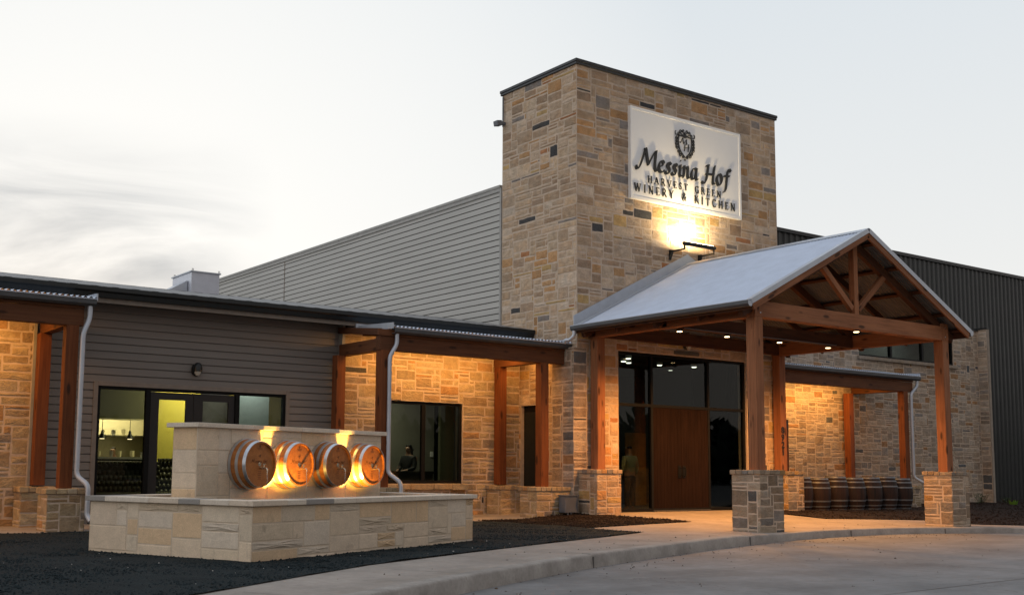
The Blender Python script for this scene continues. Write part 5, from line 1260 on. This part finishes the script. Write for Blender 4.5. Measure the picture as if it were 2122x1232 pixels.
b = MB(); b.tube([(0, -.415, -.10), (0, -.419, -.25), (0, -.423, -.45), (0, -.425, -.63)], [.006, .005, .0042, .004], 8); b.build('water_stream', wm, proto, smooth=True, local=True)
for i, s_ in enumerate((1.41, 2.24, 3.13, 3.99)):
    o_ = proto if i == 0 else copy_tree(proto)
    o_.location = FP(s_, WD+.0, 1.052); o_.rotation_euler = (0, 0, PH); o_['label'] = lbl[i]
    if i: # each barrel head sits at its own turn
        pass
# submerged uplights between the barrels
for s_ in (1.83, 3.56):
    lamp('fountain_uplight', 'SPOT', FP(s_, WD-.25, .46), 430, (1.0, .62, .13), spot_size=R(64), spot_blend=.6, shadow_soft_size=.02, aim=tuple(Vector((0, 0, 1))+e2*.22))
    lamp('fountain_uplight', 'SPOT', FP(s_-.04, WD-.50, .49), 120, (1.0, .52, .08), spot_size=R(88), spot_blend=.8, shadow_soft_size=.03, aim=tuple(Vector((0, 0, .62))+e2*.26+e1*.40))

# ================================================================== standing barrels on the right
lbl = ['standing barrel half hidden by the stone pedestal', 'standing barrel second from the pedestal', 'standing barrel with near-black staves, third along the row', 'standing reddish brown barrel in the middle of the row',
       'standing brown barrel just right of the row middle', 'standing dark barrel second from the drainpipe', 'standing dark barrel beside the drainpipe']
pb = thing('standing_barrel', lbl[0], 'wine barrel', (0, 0, 0), 0, 'old barrels standing in a row on the mulch')
barrel_parts(pb, .93, .275, .358, [(.03, .045), (.14, .035), (.30, .04), (.70, .04), (.86, .035), (.97, .045)], 'old_oak', 'hoop_dull', axis='Z')
for i, x in enumerate((24.95, 25.72, 26.50, 27.30, 28.08, 28.83, 29.58)):
    o_ = pb if i == 0 else copy_tree(pb)
    o_.location = (x, 19.30, -.07); o_.rotation_euler = (0, 0, i*1.37); o_.scale = (.97, .97, (1, .97, 1.02, .985, 1.0, 1.025, .97)[i]); o_['label'] = lbl[i]

# ================================================================== plants
M['leaf'] = plain('leaf_green', (.045, .085, .02), .6, var=.3, scale=9)
M['leaf_bright'] = plain('young_leaf_green', (.13, .27, .03), .6, var=.2)
def shrub(label, x, y, z, r_, n, mat='leaf', seed=1):
    t_ = thing('low_shrub', label, 'shrub', (x, y, z)); rg = random.Random(seed); b = MB(); st_ = MB()
    for q in range(7):
        a = rg.random()*6.28; st_.tube([(0, 0, 0), (math.cos(a)*r_*.4, math.sin(a)*r_*.4, r_*.6), (math.cos(a)*r_*.8, math.sin(a)*r_*.8, r_*rg.uniform(.8, 1.3))], .006, 5)
    for q in range(n):
        a, p = rg.random()*6.28, rg.random(); c_ = Vector((math.cos(a)*r_*p, math.sin(a)*r_*p, rg.uniform(.05, 1.25)*r_)); s_ = rg.uniform(.03, .06)
        d = Vector((math.cos(a), math.sin(a), rg.uniform(.1, 1))).normalized(); sd_ = d.cross(Vector((0, 0, 1))).normalized()*s_*.35
        b.add([c_, c_+d*s_*.5+sd_, c_+d*s_, c_+d*s_*.5-sd_], [(0, 1, 2, 3)])
    b.build('foliage', M[mat], t_, local=True); st_.build('stem', M['chip'], t_, local=True)
shrub('low dark shrub at the foot of the stone pier', 36.9, 21.0, -.12, .32, 420, seed=2)
shrub('small dark shrub under the pale corner trim', 38.2, 20.8, -.12, .22, 260, seed=3)
lf = thing('bright_seedling', 'single bright green seedling in the mulch before the dark hall', 'seedling', (36.4, 19.6, -.12))
b = MB()
for a in range(5):
    d = Vector((math.cos(a*1.26), math.sin(a*1.26), 1.6)).normalized()*.30; sd_ = d.cross(Vector((.3, .2, 1))).normalized()*.07
    b.add([(0, 0, 0), tuple(d*.5+sd_), tuple(d), tuple(d*.5-sd_)], [(0, 1, 2, 3)])
b.build('leaf', M['leaf_bright'], lf, local=True)
# lobby ceiling lights
for x, y, lb_ in ((20.78, 21.74, 'left lobby ceiling light of the cluster behind the upper left pane'),
    (20.33, 21.09, 'rear lobby ceiling light of the cluster behind the upper left pane'),
    (21.17, 21.95, 'faint lobby ceiling light just under the rear one of the cluster'),
    (22.31, 21.90, 'lobby ceiling light at the left of the upper middle pane'),
    (23.63, 22.76, 'faint lobby ceiling light inside the upper middle pane'),
    (23.46, 21.68, 'lobby ceiling light at the right of the upper middle pane')):
    t_ = thing('lobby_light', lb_, 'ceiling light', (x, y, 3.93), group='small round lobby ceiling lights')
    b = MB(); b.lathe([(.09, .069), (.09, -.01), (.075, -.012)], 16); b.build('trim_ring', M['white_sign'], t_, local=True); b = MB(); b.lathe([(.073, -.008), (.06, -.03), (.001, -.035)], 16); b.build('lens', M['bulb_white'], t_, smooth=True, local=True)
lamp('lobby_fill', 'AREA', (20.0, 19.95, 3.75), 9, (.95, 1, .85), size=.5, aim=(0, .30, -1))  # fill lamp added to light the man's back, no fixture there
lamp('lobby_rear', 'AREA', (21.5, 24.5, 3.9), 30, (.85, .95, 1), size=2.0)
lamp('upper_room_light', 'AREA', (34, 22.5, 5.5), 8, (.85, .95, 1), shape='RECTANGLE', size=4, size_y=.3, aim=(0, .6, -1))
